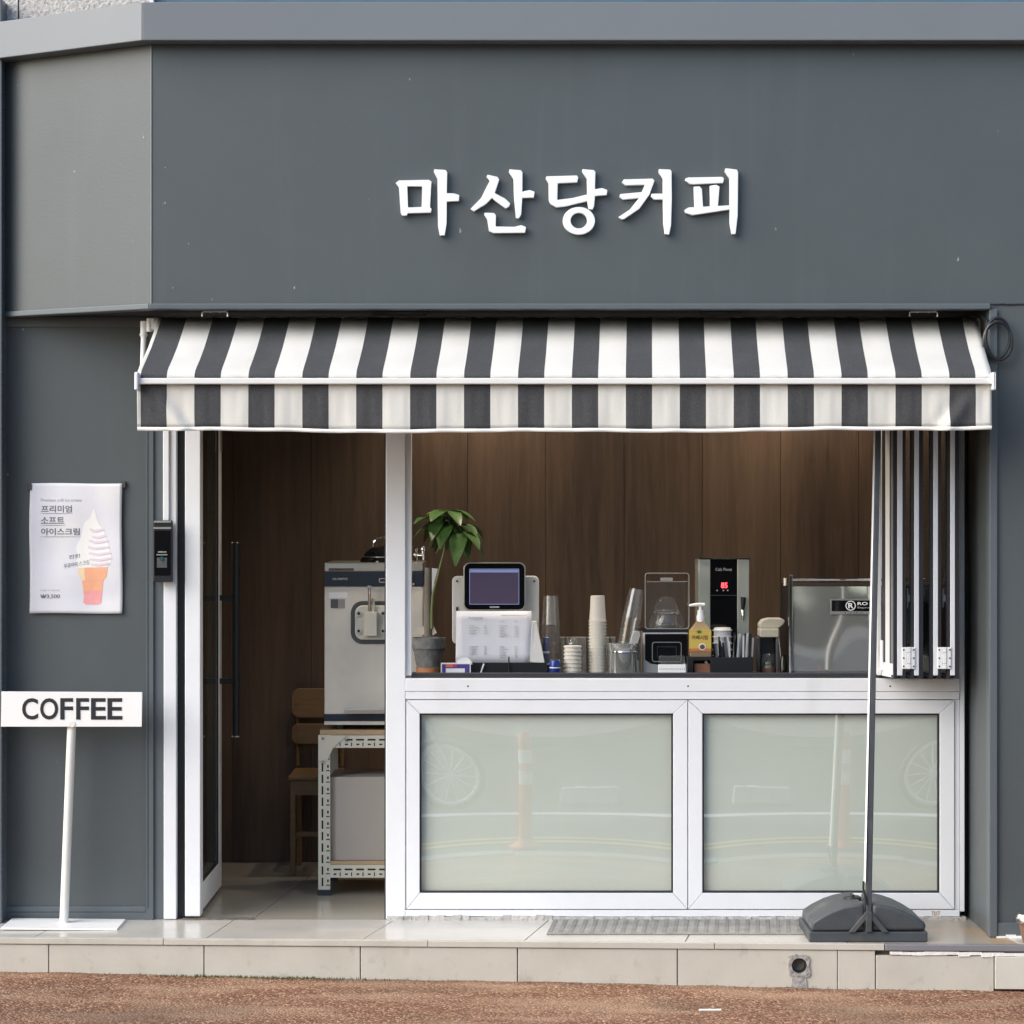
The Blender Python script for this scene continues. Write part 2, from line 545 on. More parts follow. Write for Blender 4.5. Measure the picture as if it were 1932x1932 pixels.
b = MB()
def side(u, v):
    x = -14 + 28 * u
    y = -3.05 + v * 3.45
    wv = 0.0015 * math.sin(x * 9.1) * math.sin(y * 13 + x) + 0.002 * math.sin(x * 3.3 + 1) + 0.0015 * math.sin(x * 21.7 + y * 3)
    return (x, y, gz(x, y) + wv)
b.grid(420, 40, side)
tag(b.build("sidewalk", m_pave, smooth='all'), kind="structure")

m_kerb = mat("kerb_granite", (0.36, 0.35, 0.33), 0.8, var=0.2, scale=40)
kerb = thing("kerb", (0, -3.12, -0.37), kind="structure")
for i in range(18):
    b = MB(); x0 = -9 + i
    zt = gz(x0 + 0.5, -3.05) + 0.004
    b.box(x0 + 0.004, x0 + 0.996, -3.2, -3.05, -0.46, zt)
    b.build("kerbstone", m_kerb, kerb)
m_asph = mat("asphalt", (0.05, 0.05, 0.052), 0.85, var=0.25, scale=120, bump=0.3, bscale=300)
b = MB(); b.box(-60, 60, -12.6, -3.2, -0.455, -0.37)
tag(b.build("road", m_asph), kind="structure")
m_rw = mat("road_white_paint", (0.78, 0.78, 0.76), 0.6, var=0.1, scale=20)
m_ry = mat("road_yellow_paint", (0.65, 0.42, 0.06), 0.6, var=0.1, scale=20)
for y0, wd, mm in ((-3.42, 0.10, m_rw), (-3.78, 0.15, m_rw), (-4.62, 0.07, m_ry), (-4.80, 0.07, m_ry), (-6.15, 0.15, m_rw)):
    b = MB(); b.box(-30, 30, y0 - wd / 2, y0 + wd / 2, -0.369, -0.366)
    tag(b.build("road_line", mm), kind="structure")
b = MB(); b.box(-60, 60, -30, -12.6, -0.455, -0.25)
tag(b.build("far_pavement", mat("far_paving", (0.3, 0.27, 0.24), 0.9, var=0.15, scale=3)), kind="structure")

# delineator posts by the road edge (seen mirrored in the lower panes)
m_post = mat("orange_post", (0.72, 0.13, 0.03), 0.45, var=0.05)
def post(x, lab):
    t = thing("delineator_post", (x, -4.35, -0.37), lab, "bollard", "orange posts along the road")
    MB().lathe([(0.0, 0.0), (0.10, 0.0), (0.10, 0.015), (0.055, 0.04), (0.045, 0.06)], (x, -4.35, -0.37), 18).build("base", m_post, t, True)
    MB().lathe([(0.042, 0.05), (0.038, 0.70), (0.036, 0.74), (0.025, 0.765), (0.0, 0.77)], (x, -4.35, -0.37), 18).build("shaft", m_post, t, True)
    for z in (0.42, 0.56):
        MB().lathe([(0.0415, z), (0.0415, z + 0.09)], (x, -4.35, -0.37), 18).build("reflective_band", m_rw, t, True)
post(0.065, "orange flexible road post standing in line with the shop sign's letters")
post(1.84, "orange flexible road post standing in line with the dark banner pole")

# two small-wheeled bicycles parked across the lane (also only mirrored)
def bicycle(x0, sgn, lab):
    y, g, r = -6.55, -0.37, 0.235
    t = thing("bicycle", (x0, y, g), lab, "bicycle", "bicycles parked across the lane")
    m_fr = mat("bike_frame_paint", (0.6, 0.6, 0.58), 0.35, var=0.05)
    cx = [x0, x0 + sgn * 0.98]
    for c in cx:
        ctr = Vector((c, y, g + r))
        ring = [(c + r * math.cos(a), y, g + r + r * math.sin(a)) for a in [2 * math.pi * i / 36 for i in range(36)]]
        wh = MB().tube(ring, 0.02, 8, closed=True).build("tyre", m_black, t, True)
        ring2 = [(c + (r - .03) * math.cos(a), y, g + r + (r - .03) * math.sin(a)) for a in [2 * math.pi * i / 36 for i in range(36)]]
        MB().tube(ring2, 0.016, 6, closed=True).build("rim", m_rw, wh, True)
        s = MB().cyl((c, y - .04, g + r), (c, y + .04, g + r), 0.02)
        for k in range(14):
            a = 2 * math.pi * k / 14
            s.cyl((c, y, g + r), (c + (r - .03) * math.cos(a), y, g + r + (r - .03) * math.sin(a)), 0.006, n=5)
        s.build("spoke", m_rw, wh)
    f = MB()
    bb = (x0 + sgn * 0.55, y, g + 0.25); st = (x0 + sgn * 0.72, y, g + 0.66); hd = (x0 + sgn * 0.14, y, g + 0.66)
    ax_f = (cx[0], y, g + r); ax_r = (cx[1], y, g + r)
    for p, q in ((bb, st), (bb, hd), (hd, st), (bb, ax_r), (st, ax_r), (hd, ax_f)):
        f.cyl(p, q, 0.018, n=10)
    f.build("frame", m_fr, t, True)
    MB().tube([(hd[0], y, hd[2]), (hd[0] + sgn * .04, y, g + .92)], 0.014).build("stem", m_fr, t, True)
    MB().tube([(hd[0] + sgn * .1, y - .26, g + .92), (hd[0] + sgn * .04, y - .18, g + .94), (hd[0] + sgn * .04, y + .18, g + .94), (hd[0] + sgn * .1, y + .26, g + .92)], 0.013).build("handlebar", m_black, t, True)
    MB().cyl(st, (st[0] + sgn * .03, y, g + .78), 0.014).build("seat_post", m_fr, t, True)
    MB().hull8([(st[0] - .14, y - .03, g + .77), (st[0] + .14, y - .08, g + .77), (st[0] + .14, y + .08, g + .77), (st[0] - .14, y + .03, g + .77)],
               [(st[0] - .14, y - .03, g + .82), (st[0] + .14, y - .08, g + .83), (st[0] + .14, y + .08, g + .83), (st[0] - .14, y + .03, g + .82)]).build("saddle", m_black, t, bevel=.02)
    MB().tube([(bb[0], y - .12, bb[2] - .16), (bb[0], y - .06, bb[2]), (bb[0], y + .06, bb[2]), (bb[0], y + .12, bb[2] + .16)], .010).build("crank", m_black, t, True)
    for q in (-1, 1):
        MB().box(bb[0] - .04, bb[0] + .04, y + q * .115, y + q * .2, bb[2] + q * .16 - .01, bb[2] + q * .16 + .01).build("pedal", m_black, t, bevel=.003)
bicycle(-0.47, -1, "small-wheeled bicycle parked across the lane facing the wide window's left pane")
bicycle(2.80, 1, "small-wheeled bicycle parked across the lane facing the wall right of the window")

for xb in (.32, 1.35):
    t = thing("parking_block", (xb + .22, -6.85, -.37), "low pale concrete parking block lying across the lane " + ("beside the left pane's bicycle" if xb < 1 else "between the two bicycles"), "parking block", "parking blocks across the lane")
    MB().hull8([(xb, -6.93, -.37), (xb + .45, -6.93, -.37), (xb + .45, -6.77, -.37), (xb, -6.77, -.37)], [(xb + .02, -6.9, -.24), (xb + .43, -6.9, -.24), (xb + .43, -6.8, -.24), (xb + .02, -6.8, -.24)]).build("block", mat("pale_concrete", (.55, .52, .46), .85, var=.15, scale=20), t, bevel=.01)
    MB().box(xb + .12, xb + .2, -6.905, -6.795, -.2398, -.237).build("reflector", m_rw, t)
# trees and hedge of the far side
m_fol = [mat("foliage_deep", (0.06, 0.10, 0.035), 0.6, var=0.35, scale=2), mat("foliage_light", (0.11, 0.155, 0.05), 0.6, var=0.35, scale=2)]
def leaf_cloud(name, n, fn, size, parent, seed):
    rnd = random.Random(seed); m_ = MB()
    for i in range(n):
        c = Vector(fn(rnd))
        a = Vector((rnd.gauss(0, 1), rnd.gauss(0, 1), rnd.gauss(0, .6))).normalized()
        bb = a.orthogonal().normalized(); bb = (bb * math.cos(i) + a.cross(bb) * math.sin(i)).normalized()
        s = size * rnd.uniform(.6, 1.3); k = len(m_.v)
        m_.v += [tuple(c - a * s), tuple(c + bb * s * .45), tuple(c + a * s), tuple(c - bb * s * .45)]
        m_.face([k, k + 1, k + 2, k + 3], 0 if rnd.random() < .6 else 1)
    return m_.build(name, m_fol, parent)
def tree_at(x, y, h, lab, seed):
    t = thing("street_tree", (x, y, -0.25), lab, "tree", "trees on the far pavement")
    rnd = random.Random(seed)
    tr = MB().tube([(x, y, -.26), (x + .05, y, h * .25), (x - .06, y + .05, h * .5), (x + .05, y, h * .8)], [.17, .13, .10, .03], 10)
    ends = []
    for k in range(9):
        a = k * 2.4; z0 = h * (.3 + .05 * k)
        e = (x + math.cos(a) * h * .22, y + math.sin(a) * h * .22, z0 + h * .2)
        tr.tube([(x, y, z0), ((x + e[0]) / 2, (y + e[1]) / 2, z0 + h * .13), e], [.06, .045, .015], 6); ends.append(e)
    tr.build("trunk", m_bark, t, True)
    ends.append((x, y, h * .85))
    def fn(r):
        e = r.choice(ends); q = Vector((r.gauss(0, 1), r.gauss(0, 1), r.gauss(0, .8))).normalized() * (r.random() ** .4) * h * .17
        return Vector(e) + q
    leaf_cloud("crown", 3800, fn, h * .02, t, seed)
for i, (x, y, h) in enumerate(((-8.5, -17, 6.6), (-3.4, -18.2, 7.2), (1.6, -16.6, 6.2), (6.6, -18.0, 7.4), (11.2, -17, 6.5))):
    tree_at(x, y, h, "leafy street tree growing on the pavement across the road", 20 + i)
t = thing("hedge", (0, -20.5, -0.25), "long dense green hedge across the road behind the trees", "hedge")
leaf_cloud("foliage", 9000, lambda r: (r.uniform(-16, 16), -20.5 + r.uniform(-.5, .5), -.2 + 2.6 * r.random() ** .8), .11, t, 5)
MB().box(-16, 16, -20.7, -20.3, -.25, 2.2).build("branches", mat("hedge_core", (0.03, 0.04, 0.02), .9), t)

# ------------------------------------------------------------------ entrance step
step = thing("entrance_step", (0, -0.45, -0.15), kind="structure")
b = MB()
b.hull8([(-4, yf(-4) + .03, -.3), (4, yf(4) + .03, -.3), (4, .02, -.3), (-4, .02, -.3)],
        [(-4, yf(-4) + .03, -.012), (4, yf(4) + .03, -.012), (4, .02, -.012), (-4, .02, -.012)])
b.build("mortar_bed", m_grout, step)
joints = [(-1.72, -1.68), (-1.098, -1.043), (-.537, -.44), (.044, .14), (.617, .70), (1.19, 1.27), (1.80, 1.73), (2.4, 2.45)]
joints = [(-2.3, -2.25)] + joints
for i in range(len(joints) - 1):
    (a0, a1), (c0, c1) = joints[i], joints[i + 1]
    g = .0016
    q = [(a0 + g, yf(a0) + .022), (c0 - g, yf(c0) + .022), (c1 - g, -.002), (a1 + g, -.002)]
    b = MB().hull8([(x, y, -.012) for x, y in q], [(x, y, 0) for x, y in q])
    b.build("floor_tile", m_rust if i == 6 else m_tile, step, bevel=.0012, seg=1)
nz = [-2.4, -1.25, -.3, .72, 1.32]
for i in range(len(nz) - 1):
    a, c = nz[i] + .001, nz[i + 1] - .001
    MB().hull8([(a, yf(a) - .006, -.021), (c, yf(c) - .006, -.021), (c, yf(c) + .019, -.021), (a, yf(a) + .019, -.021)],
               [(a, yf(a) - .006, .001), (c, yf(c) - .006, .001), (c, yf(c) + .019, .001), (a, yf(a) + .019, .001)]).build("edge_tile", m_riser, step, bevel=.002)
MB().hull8([(1.322, yf(1.322) - .008, -.022), (3, yf(3) - .008, -.022), (3, yf(3) + .019, -.022), (1.322, yf(1.322) + .019, -.022)],
           [(1.322, yf(1.322) - .008, .001), (3, yf(3) - .008, .001), (3, yf(3) + .019, .001), (1.322, yf(1.322) + .019, .001)]).build("metal_edge", m_trim, step, bevel=.003)
b = MB()
for i in range(40):
    a = 1.34 + i * .04; zz = -.024 - random.uniform(0, .004); hh = random.uniform(.010, .016)
    b.hull8([(a, yf(a) - .005, zz - hh), (a + .041, yf(a) - .005, zz - hh), (a + .041, yf(a) + .01, zz - hh), (a, yf(a) + .01, zz - hh)],
            [(a, yf(a) - .006, zz), (a + .041, yf(a) - .006, zz), (a + .041, yf(a) + .01, zz), (a, yf(a) + .01, zz)])
b.build("caulk_bead", m_caulk, step, True)
def xstep(p):
    x = 0.0
    for _ in range(6): x = X(p, yf(x))
    return x
rj = [-120, 92, 385, 680, 976.5, 1278, 1580, 1652, 1876, 2060]
for i in range(len(rj) - 1):
    x0, x1 = xstep(rj[i]), xstep(rj[i + 1])
    g = .0017; pr = .006 if i == 8 else 0
    a, c = x0 + g, x1 - g
    zt, zb = (-.0235, -.30) if i < 7 else (-.04, -.30)
    if i == 8: zb = -.155
    if i == 5:                                              # the tile with the drain hole
        hx, hz, hr = X(1508, -.52), Z(1822, -.52), .028
        n = 24; b = MB()
        outer, inner = [], []
        for k in range(n):
            th = 2 * math.pi * (k + .5) / n
            dx, dz = math.cos(th), math.sin(th)
            s = min(((c - hx) / dx) if dx > 0 else ((a - hx) / dx), ((zt - hz) / dz) if dz > 0 else ((zb - hz) / dz))
            outer.append((hx + dx * s, hz + dz * s)); inner.append((hx + hr * dx, hz + hr * dz))
        # put the true corners in
        for cx_, cz_ in ((a, zb), (c, zb), (c, zt), (a, zt)):
            k = min(range(n), key=lambda q: (outer[q][0] - cx_) ** 2 + (outer[q][1] - cz_) ** 2)
            outer[k] = (cx_, cz_)
        b.ring(outer, inner, 0, .024)
        b.v = [(x, y + yf(x), z) for x, y, z in b.v]
        b.build("riser_tile", m_riser, step)
        dp = MB().ring([(hx + .0275 * math.cos(q), hz + .0275 * math.sin(q)) for q in [2 * math.pi * k / 24 for k in range(24)]],
                  [(hx + .0225 * math.cos(q), hz + .0225 * math.sin(q)) for q in [2 * math.pi * k / 24 for k in range(24)]], yf(hx) + .004, yf(hx) + .2)
        dp.build("drain_pipe", m_black, step, True)
        MB().box(hx - .03, hx + .03, yf(hx) + .19, yf(hx) + .2, hz - .03, hz + .03).build("drain_back", m_black, step)
        rnd = random.Random(3)
        ang = [2 * math.pi * k / 28 for k in range(28)]
        outer = [(hx + math.copysign(min(abs(math.cos(q)) * 1.3, 1), math.cos(q)) * (.036 + rnd.uniform(-.003, .004)), hz + math.copysign(min(abs(math.sin(q)) * 1.3, 1), math.sin(q)) * (.038 + rnd.uniform(-.003, .004)) ) for q in ang]
        inner = [(hx + .027 * math.cos(q), hz + .027 * math.sin(q)) for q in ang]
        b = MB().ring(outer, inner, -.006, .002); b.v = [(x, y + yf(x), z) for x, y, z in b.v]
        mor = b.build("drain_mortar", mat("grey_mortar", (.3, .29, .27), .9, var=.4, scale=60, bump=.6), step)
        b = MB().poly([(hx - .035, -.2), (hx + .035, -.2), (hx + .022, hz - .03), (hx + .0, hz - .036), (hx - .022, hz - .03)], -.004, .002)
        b.v = [(x, y + yf(x), z) for x, y, z in b.v]
        b.build("mortar_smear", MATS["grey_mortar"], step)
        continue
    b = MB().hull8([(a, yf(a) - pr, zb), (c, yf(c) - pr, zb), (c, yf(c) + .024, zb), (a, yf(a) + .024, zb)],
                   [(a, yf(a) - pr, zt), (c, yf(c) - pr, zt), (c, yf(c) + .024, zt), (a, yf(a) + .024, zt)])
    b.build("riser_tile", m_riser2 if i == 8 else m_riser, step, bevel=.0015, seg=1)

# ------------------------------------------------------------------ the building
FY = -0.385                                     # plane of the sign fascia
bld = thing("shop_building", (0, 0, 0), "dark grey cafe front with a chamfered corner, white-framed window and open door", "building")
cxx, cyy = X(285, FY), FY                       # corner where the fascia folds back
lx, ly = -1.94, 0.0
d_ = Vector((lx - cxx, ly - cyy, 0)).normalized()
ch_n = Vector((d_.y, -d_.x, 0))
if ch_n.y > 0: ch_n = -ch_n
zb, zt = Z(573, FY), Z(70, FY)
MB().box(cxx + .002, 3.6, FY, FY + .05, zb, zt).build("fascia_panel", m_grey, bld)
def slab(p, q, n, th, z0, z1, ext=0.0):
    n = Vector(n).normalized()
    p, q = Vector((*p, 0)), Vector((*q, 0))
    r, s = q - n * th, p - n * th
    pts = [p, q, r, s]
    a = sum(pts[i].x * pts[(i + 1) % 4].y - pts[(i + 1) % 4].x * pts[i].y for i in range(4))
    if a < 0: pts = pts[::-1]
    return MB().hull8([(v.x, v.y, z0) for v in pts], [(v.x, v.y, z1) for v in pts])
slab((cxx, cyy), (lx, ly), ch_n, .045, zb, zt).build("corner_panel", m_grey, bld)
# corner seam bead
MB().cyl((cxx + .001, FY - .0005, zb), (cxx + .001, FY - .0005, zt), .003, n=8).build("corner_bead", m_cornice, bld)
# cornice and bottom trim follow both faces (mitred)
def band(off, z0, z1, th, name, m, right=3.6, bevel=.003):
    half = (Vector((0, -1, 0)) + ch_n).normalized()
    k = off / half.dot(Vector((0, -1, 0)))
    c = Vector((cxx, cyy, 0)) + half * k
    k2 = (off - th) / half.dot(Vector((0, -1, 0)))
    ci = Vector((cxx, cyy, 0)) + half * k2
    # front run
    MB().hull8([(c.x, c.y, z0), (right, c.y, z0), (right, ci.y, z0), (ci.x, ci.y, z0)],
               [(c.x, c.y, z1), (right, c.y, z1), (right, ci.y, z1), (ci.x, ci.y, z1)]).build(name, m, bld, bevel=bevel)
    e = Vector((lx, ly, 0)) + ch_n * off + d_ * .6
    ei = Vector((lx, ly, 0)) + ch_n * (off - th) + d_ * .6
    pts = [c, ci, ei, e]
    a = sum(pts[i].x * pts[(i + 1) % 4].y - pts[(i + 1) % 4].x * pts[i].y for i in range(4))
    if a < 0: pts = pts[::-1]
    MB().hull8([(v.x - .0006, v.y, z0) for v in pts], [(v.x - .0006, v.y, z1) for v in pts]).build(name, m, bld, bevel=bevel)
band(.075, Z(76, FY - .075), Z(4, FY - .075), .30, "cornice", m_cornice)
band(.018, Z(583.5, FY - .018), Z(572.5, FY - .018), .06, "fascia_trim", m_greyd, right=X(1869, FY - .018), bevel=.004)
# soffit
zs = Z(584, FY) + .006
MB().hull8([(cxx + .03, FY + .03, zs), (3.6, FY + .03, zs), (3.6, .1, zs), (-2.9, .1, zs), (-2.9, .06, zs), (lx + .04, ly + .03, zs)],
           [(cxx + .03, FY + .03, zs + .02), (3.6, FY + .03, zs + .02), (3.6, .1, zs + .02), (-2.9, .1, zs + .02), (-2.9, .06, zs + .02), (lx + .04, ly + .03, zs + .02)]).build("soffit", m_soffit, bld)
# wall above the cornice
m_upg = mat("upper_window_frame", (0.09, 0.15, 0.2), .3, var=.1)
for x0, x1 in ((-3.4, X(35.5, .02)), (X(38.5, .02), X(283, .02))):
    MB().box(x0, x1, .0, .2, zt + .02, zt + 1.6).build("aggregate_panel", m_concrete, bld)
MB().box(X(35.5, .02), X(38.5, .02), .012, .2, zt + .02, zt + 1.6).build("panel_joint", m_grout, bld)
MB().box(X(283, .02), 3.6, .03, .2, zt + .02, zt + 1.6).build("upper_window", m_upg, bld)
MB().box(X(283, .02), X(291, .02), .0, .03, zt + .02, zt + 1.6).build("upper_window_frame", m_white, bld)

# left wall (poster wall): framed flat panel
zw = zs - .001
xl, xr = X(8), X(276)
MB().box(xl, xr, .004, .08, Z(1710), zw).build("wall_panel", m_grey, bld)
MB().box(-3.4, xl, -.006, .08, 0, zw).build("panel_stile", m_greyd, bld, bevel=.002)
MB().box(xr, X(290), -.006, .08, 0, zw).build("panel_stile", m_greyd, bld, bevel=.002)
MB().box(xl, xr, -.004, .08, Z(1721), Z(1710)).build("panel_bead", m_greyd, bld, bevel=.003)
MB().box(xl, xr, -.0055, .08, 0, Z(1721)).build("panel_rail", m_greyd, bld)
MB().box(xl, xr, -.004, .08, Z(617), zw).build("panel_rail", m_greyd, bld, bevel=.002)
MB().box(X(276.2), X(279), -.009, -.005, Z(1712), Z(617)).build("panel_bead", m_greyd, bld)
MB().box(X(290), X(309), .004, .1, 0, zw).build("door_jamb", m_greyd, bld)
MB().box(-3.4, X(3.5, -.09), -.09, .1, .001, zt + .2).build("pier", m_greyd, bld, bevel=.003)
# right wall, flush with the fascia, and its return into the recess
xj = X(1868.5, FY)
MB().box(xj, 3.6, FY + .004, .25, .002, zb - .003).build("side_wall", m_grey, bld)
MB().box(xj - .005, X(1881, FY), FY - .010, FY + .05, .001, Z(583.6, FY)).build("corner_trim", m_greyd, bld, bevel=.003)
MB().box(X(1881, FY), 3.6, FY - .004, FY + .02, .003, Z(1741, FY)).build("skirting", m_greyd, bld, bevel=.002)
b = MB()
for i in range(22):
    a = X(1879, FY) + i * .035
    b.box(a, a + .0352, FY - .012 - random.uniform(0, .008), FY + .01, -.001, random.uniform(.004, .012))
b.build("caulk_bead", m_caulk, bld)
b = MB()
for i in range(24):
    xx = X(1874, FY) + i * .011
    b.cyl((xx, FY + .001, zb - .006 + .001 * math.sin(i)), (xx + .012, FY + .001, zb + .001 + .001 * math.sin(i)), .0016, n=6)
b.build("sealant_seam", m_gasket, bld)
MB().box(X(1824, 0), xj, .07, .09, 0, zw).build("recess_back", m_soffit, bld)

# interior shell: floor tiles, wood panels, side walls, ceiling
WY = 1.52
floor = thing("interior_floor", (0, .7, 0), kind="structure")
MB().box(-1.5, 2.2, 0.02, WY + .1, -.2, -.012).build("floor_bed", m_grout, floor)
fj0, sk = X(476, 0), .114
m_ftile = mat("interior_floor_tile", (0.36, 0.34, 0.29), 0.16, var=0.05, scale=4)
rows = [0.0, 0.34, 0.94, 1.56]
for r in range(3):
    for c in range(-2, 6):
        x0, x1 = fj0 + c * .6, fj0 + (c + 1) * .6
        y0, y1 = rows[r] + .0015, rows[r + 1] - .0015
        q = [(x0 + y0 * sk + .0015, y0), (x1 + y0 * sk - .0015, y0), (x1 + y1 * sk - .0015, y1), (x0 + y1 * sk + .0015, y1)]
        q = [(max(-1.45, min(2.1, x)), y) for x, y in q]
        if q[1][0] - q[0][0] < .02: continue
        MB().hull8([(x, y, -.012) for x, y in q], [(x, y, .0005) for x, y in q]).build("floor_tile", m_ftile, floor)
wall = thing("interior_wall", (0, WY, 0), kind="structure")
xs = [X(587 + 147.6 * j, WY) for j in range(-2, 11)]
for a, c in zip(xs[:-1], xs[1:]):
    MB().box(a + .0012, c - .0012, WY, WY + .02, .004, 2.5).build("wood_panel", m_wood, wall)
MB().box(xs[0], xs[-1], WY + .012, WY + .1, 0, 2.5).build("wall_backing", m_black, wall)
lwx = -1.272
for j in range(4):
    MB().box(lwx - .02, lwx, .12 + j * .35 + .001, .12 + (j + 1) * .35 - .001, .004, 2.5).build("wood_panel", m_wood, wall)
MB().box(2.0, 2.02, .1, WY, 0, 2.5).build("wood_panel", m_wood, wall)
MB().box(lwx - .1, lwx - .021, .1, WY, 0, 2.5).build("wall_backing", m_black, wall)
ceil = MB().box(-1.4, 2.1, .06, WY + .05, 2.42, 2.5).build("interior_ceiling", mat("ceiling_paint", (.6, .58, .54), .9))
tag(ceil, kind="structure")

# ---- shopfront frames
def bar(x0, x1, y0, y1, d0, d1, name, m=None, bevel=.0025, par=None):
    return MB().box(X(x0), X(x1), d0, d1, Z(y1), Z(y0)).build(name, m or m_white, par or bld, bevel=bevel)
zhead = 2.02
MB().box(X(308), X(1820), .0, .06, zhead, zw).build("head_rail", m_white, bld, bevel=.003)
MB().box(X(309), X(333), -.004, .06, .002, zhead).build("door_post", m_white, bld, bevel=.003)
MB().box(X(308.5), X(320), -.016, -.0045, Z(982), zhead).build("post_cover", m_white, bld, bevel=.003)
MB().box(X(333), X(347), .03, .06, .002, zhead).build("door_gasket_or_gap_shade", m_black, bld)  # black strip stands in for the shaded gap beside the open leaf
MB().box(X(728), X(765), -.004, .06, .002, zhead).build("mullion", m_white, bld, bevel=.003)
MB().box(X(765), X(776), .012, .06, Z(1275), zhead).build("window_jamb", m_white, bld, bevel=.002)
MB().box(X(725.5), X(728), .0, .05, .002, zhead).build("mullion_gasket", m_gasket, bld)
MB().box(X(1810.5), X(1820), .0, .06, .03, zhead).build("window_jamb", m_white, bld, bevel=.002)
lw = bld
bar(765, 1810.5, 1280, 1304.5, -.006, .06, "sill_rail")
bar(765, 1810.5, 1305, 1319.5, -.003, .06, "sill_rail")
bar(776, 1810.5, 1271, 1279.6, .022, .07, "sill_gasket", m_gasket)
bar(765, 1810.5, 1716.5, 1729, -.004, .06, "base_rail")
b = MB()
rnd = random.Random(11)
for i in range(70):
    a = X(730) + i * (X(1822) - X(730)) / 70
    b.box(a, a + .0305, -.012 - rnd.uniform(0, .006), .03, -.001, .010 + rnd.uniform(0, .009) * (1 if i < 22 else .5))
b.build("base_sealant", mat("grey_sealant", (.46, .45, .43), .9, var=.3, scale=40, bump=.5), bld)

def grid_pane(px0, px1, py0, py1, yb, amp, nm, m, par):
    x0, x1, z0, z1 = X(px0), X(px1), Z(py1), Z(py0)
    def fn(u, v):
        s, t_ = 2 * u - 1, 2 * v - 1
        return (x0 + (x1 - x0) * u, yb - amp * (1 - s * s) * (1 - t_ * t_), z0 + (z1 - z0) * v)
    return MB().grid(30, 20, fn).build(nm, m, par, 'all')
m_frost = mat("pale_green_frosted_film", (0.79, 0.85, 0.75), 0.03, var=0.02, scale=3, spec=0.5)
m_frost.node_tree.nodes["Principled BSDF"].inputs["IOR"].default_value = 1.9
def lower_window(px0, px1, ox0, ox1):
    py0, py1, oy0, oy1 = 1346, 1684.5, 1321, 1715
    o = [(X(ox0), Z(oy1)), (X(ox1), Z(oy1)), (X(ox1), Z(oy0)), (X(ox0), Z(oy0))]
    i_ = [(X(px0), Z(py1)), (X(px1), Z(py1)), (X(px1), Z(py0)), (X(px0), Z(py0))]
    wn = MB().box(X(ox0) , X(ox1), .07, .075, Z(oy1), Z(oy0)).build("lower_window", m_white, bld)
    for k in range(4):                     # mitred sash bars
        j = (k + 1) % 4
        q = [o[k], o[j], i_[j], i_[k]]
        cx_, cz_ = sum(p[0] for p in q) / 4, sum(p[1] for p in q) / 4
        q = [(cx_ + (p[0] - cx_) * .9985, cz_ + (p[1] - cz_) * .9985) for p in q]
        MB().poly(q, -.0075 if k % 2 else -.0072, .06).build("sash_bar", m_white, wn, bevel=.002)
    g = .006
    MB().ring(i_, [(X(px0) + g, Z(py1) + g), (X(px1) - g, Z(py1) + g), (X(px1) - g, Z(py0) - g), (X(px0) + g, Z(py0) - g)], .0, .03).build("glazing_gasket", m_gasket, wn)
    grid_pane(px0 + 1, px1 - 1, py0 + 1, py1 - 1, .006, .0019, "outer_pane", MATS["pane_outer_glass"], wn)
    grid_pane(px0 + 1, px1 - 1, py0 + 1, py1 - 1, .022, -.0019, "frosted_pane", m_frost, wn)
lower_window(792, 1270, 767, 1297)
lower_window(1325, 1772.5, 1298.5, 1800)
MB().box(X(1800.5), X(1810.5), -.001, .06, Z(1716), Z(1320)).build("sash_stop", m_white, bld, bevel=.002)
for px in (883, 1298, 1679):
    MB().cyl((X(px), -.0065, Z(1294.5)), (X(px), -.0055, Z(1294.5)), .0035, n=10).build("screw", m_black, bld)
# worn house-number sticker on the base rail
text("number_sticker", "7217", X(1757), X(1773), Z(1727), Z(1718.5), -.0045, mat("gold_sticker", (.45, .3, .12), .4, var=.5, scale=300), bld, bold=.02)

# ---- open door leaf, swung in
DX = X(378, 0)                                   # right face of the leaf
dr = MB()
th, wd = .058, .70
z0, z1 = .012, zhead - .01
door = MB().box(DX - th, DX, .0, .078, z0, z1).build("door", m_white, bld, bevel=.003)
MB().box(DX - th + .008, DX - .002, wd - .09, wd, z0 + .01, z1).build("door_stile", m_white, door, bevel=.003)
MB().box(DX - th + .008, DX - .002, .0785, wd - .0905, z0 + .01, .125).build("door_rail", m_white, door, bevel=.002)
MB().box(DX - th + .008, DX - .002, .0785, wd - .0905, z1 - .1, z1).build("door_rail", m_white, door, bevel=.002)
MB().box(DX - .014, DX - .004, .0785, wd - .0905, .1255, .131).build("door_gasket_or_gap_shade", m_gasket, door)
MB().box(DX - .014, DX - .004, wd - .097, wd - .0908, .131, z1 - .1).build("door_gasket_or_gap_shade", m_gasket, door)
MB().box(DX - .012, DX - .008, .0788, wd - .098, .132, z1 - .1005).build("door_glass", MATS["door_glass"], door)
hy = .635; hx = X(444.5, hy)
MB().cyl((hx, hy, Z(1388, hy)), (hx, hy, Z(1025, hy)), .0155, n=16).build("door_handle", m_black, door, True)
for py in (1388, 1022.5):
    MB().cyl((hx, hy, Z(py + 2.2, hy)), (hx, hy, Z(py, hy)), .0165, n=16).build("handle_cap", m_chrome, door, True)
for py in (1128, 1285):
    MB().box(DX - .002, hx, hy - .01, hy + .01, Z(py + 5, hy), Z(py - 5, hy)).build("handle_bracket", m_black, door)
MB().box(DX - .003, DX + .004, wd - .06, wd - .03, Z(852, wd), zhead - .03).build("door_closer_bracket", m_steel, door)
MB().box(X(345), X(478), -.012, .012, .0008, .006).build("threshold_strip", mat("worn_metal_strip", (.25, .23, .2), .4, .7, var=.4, scale=50), bld)

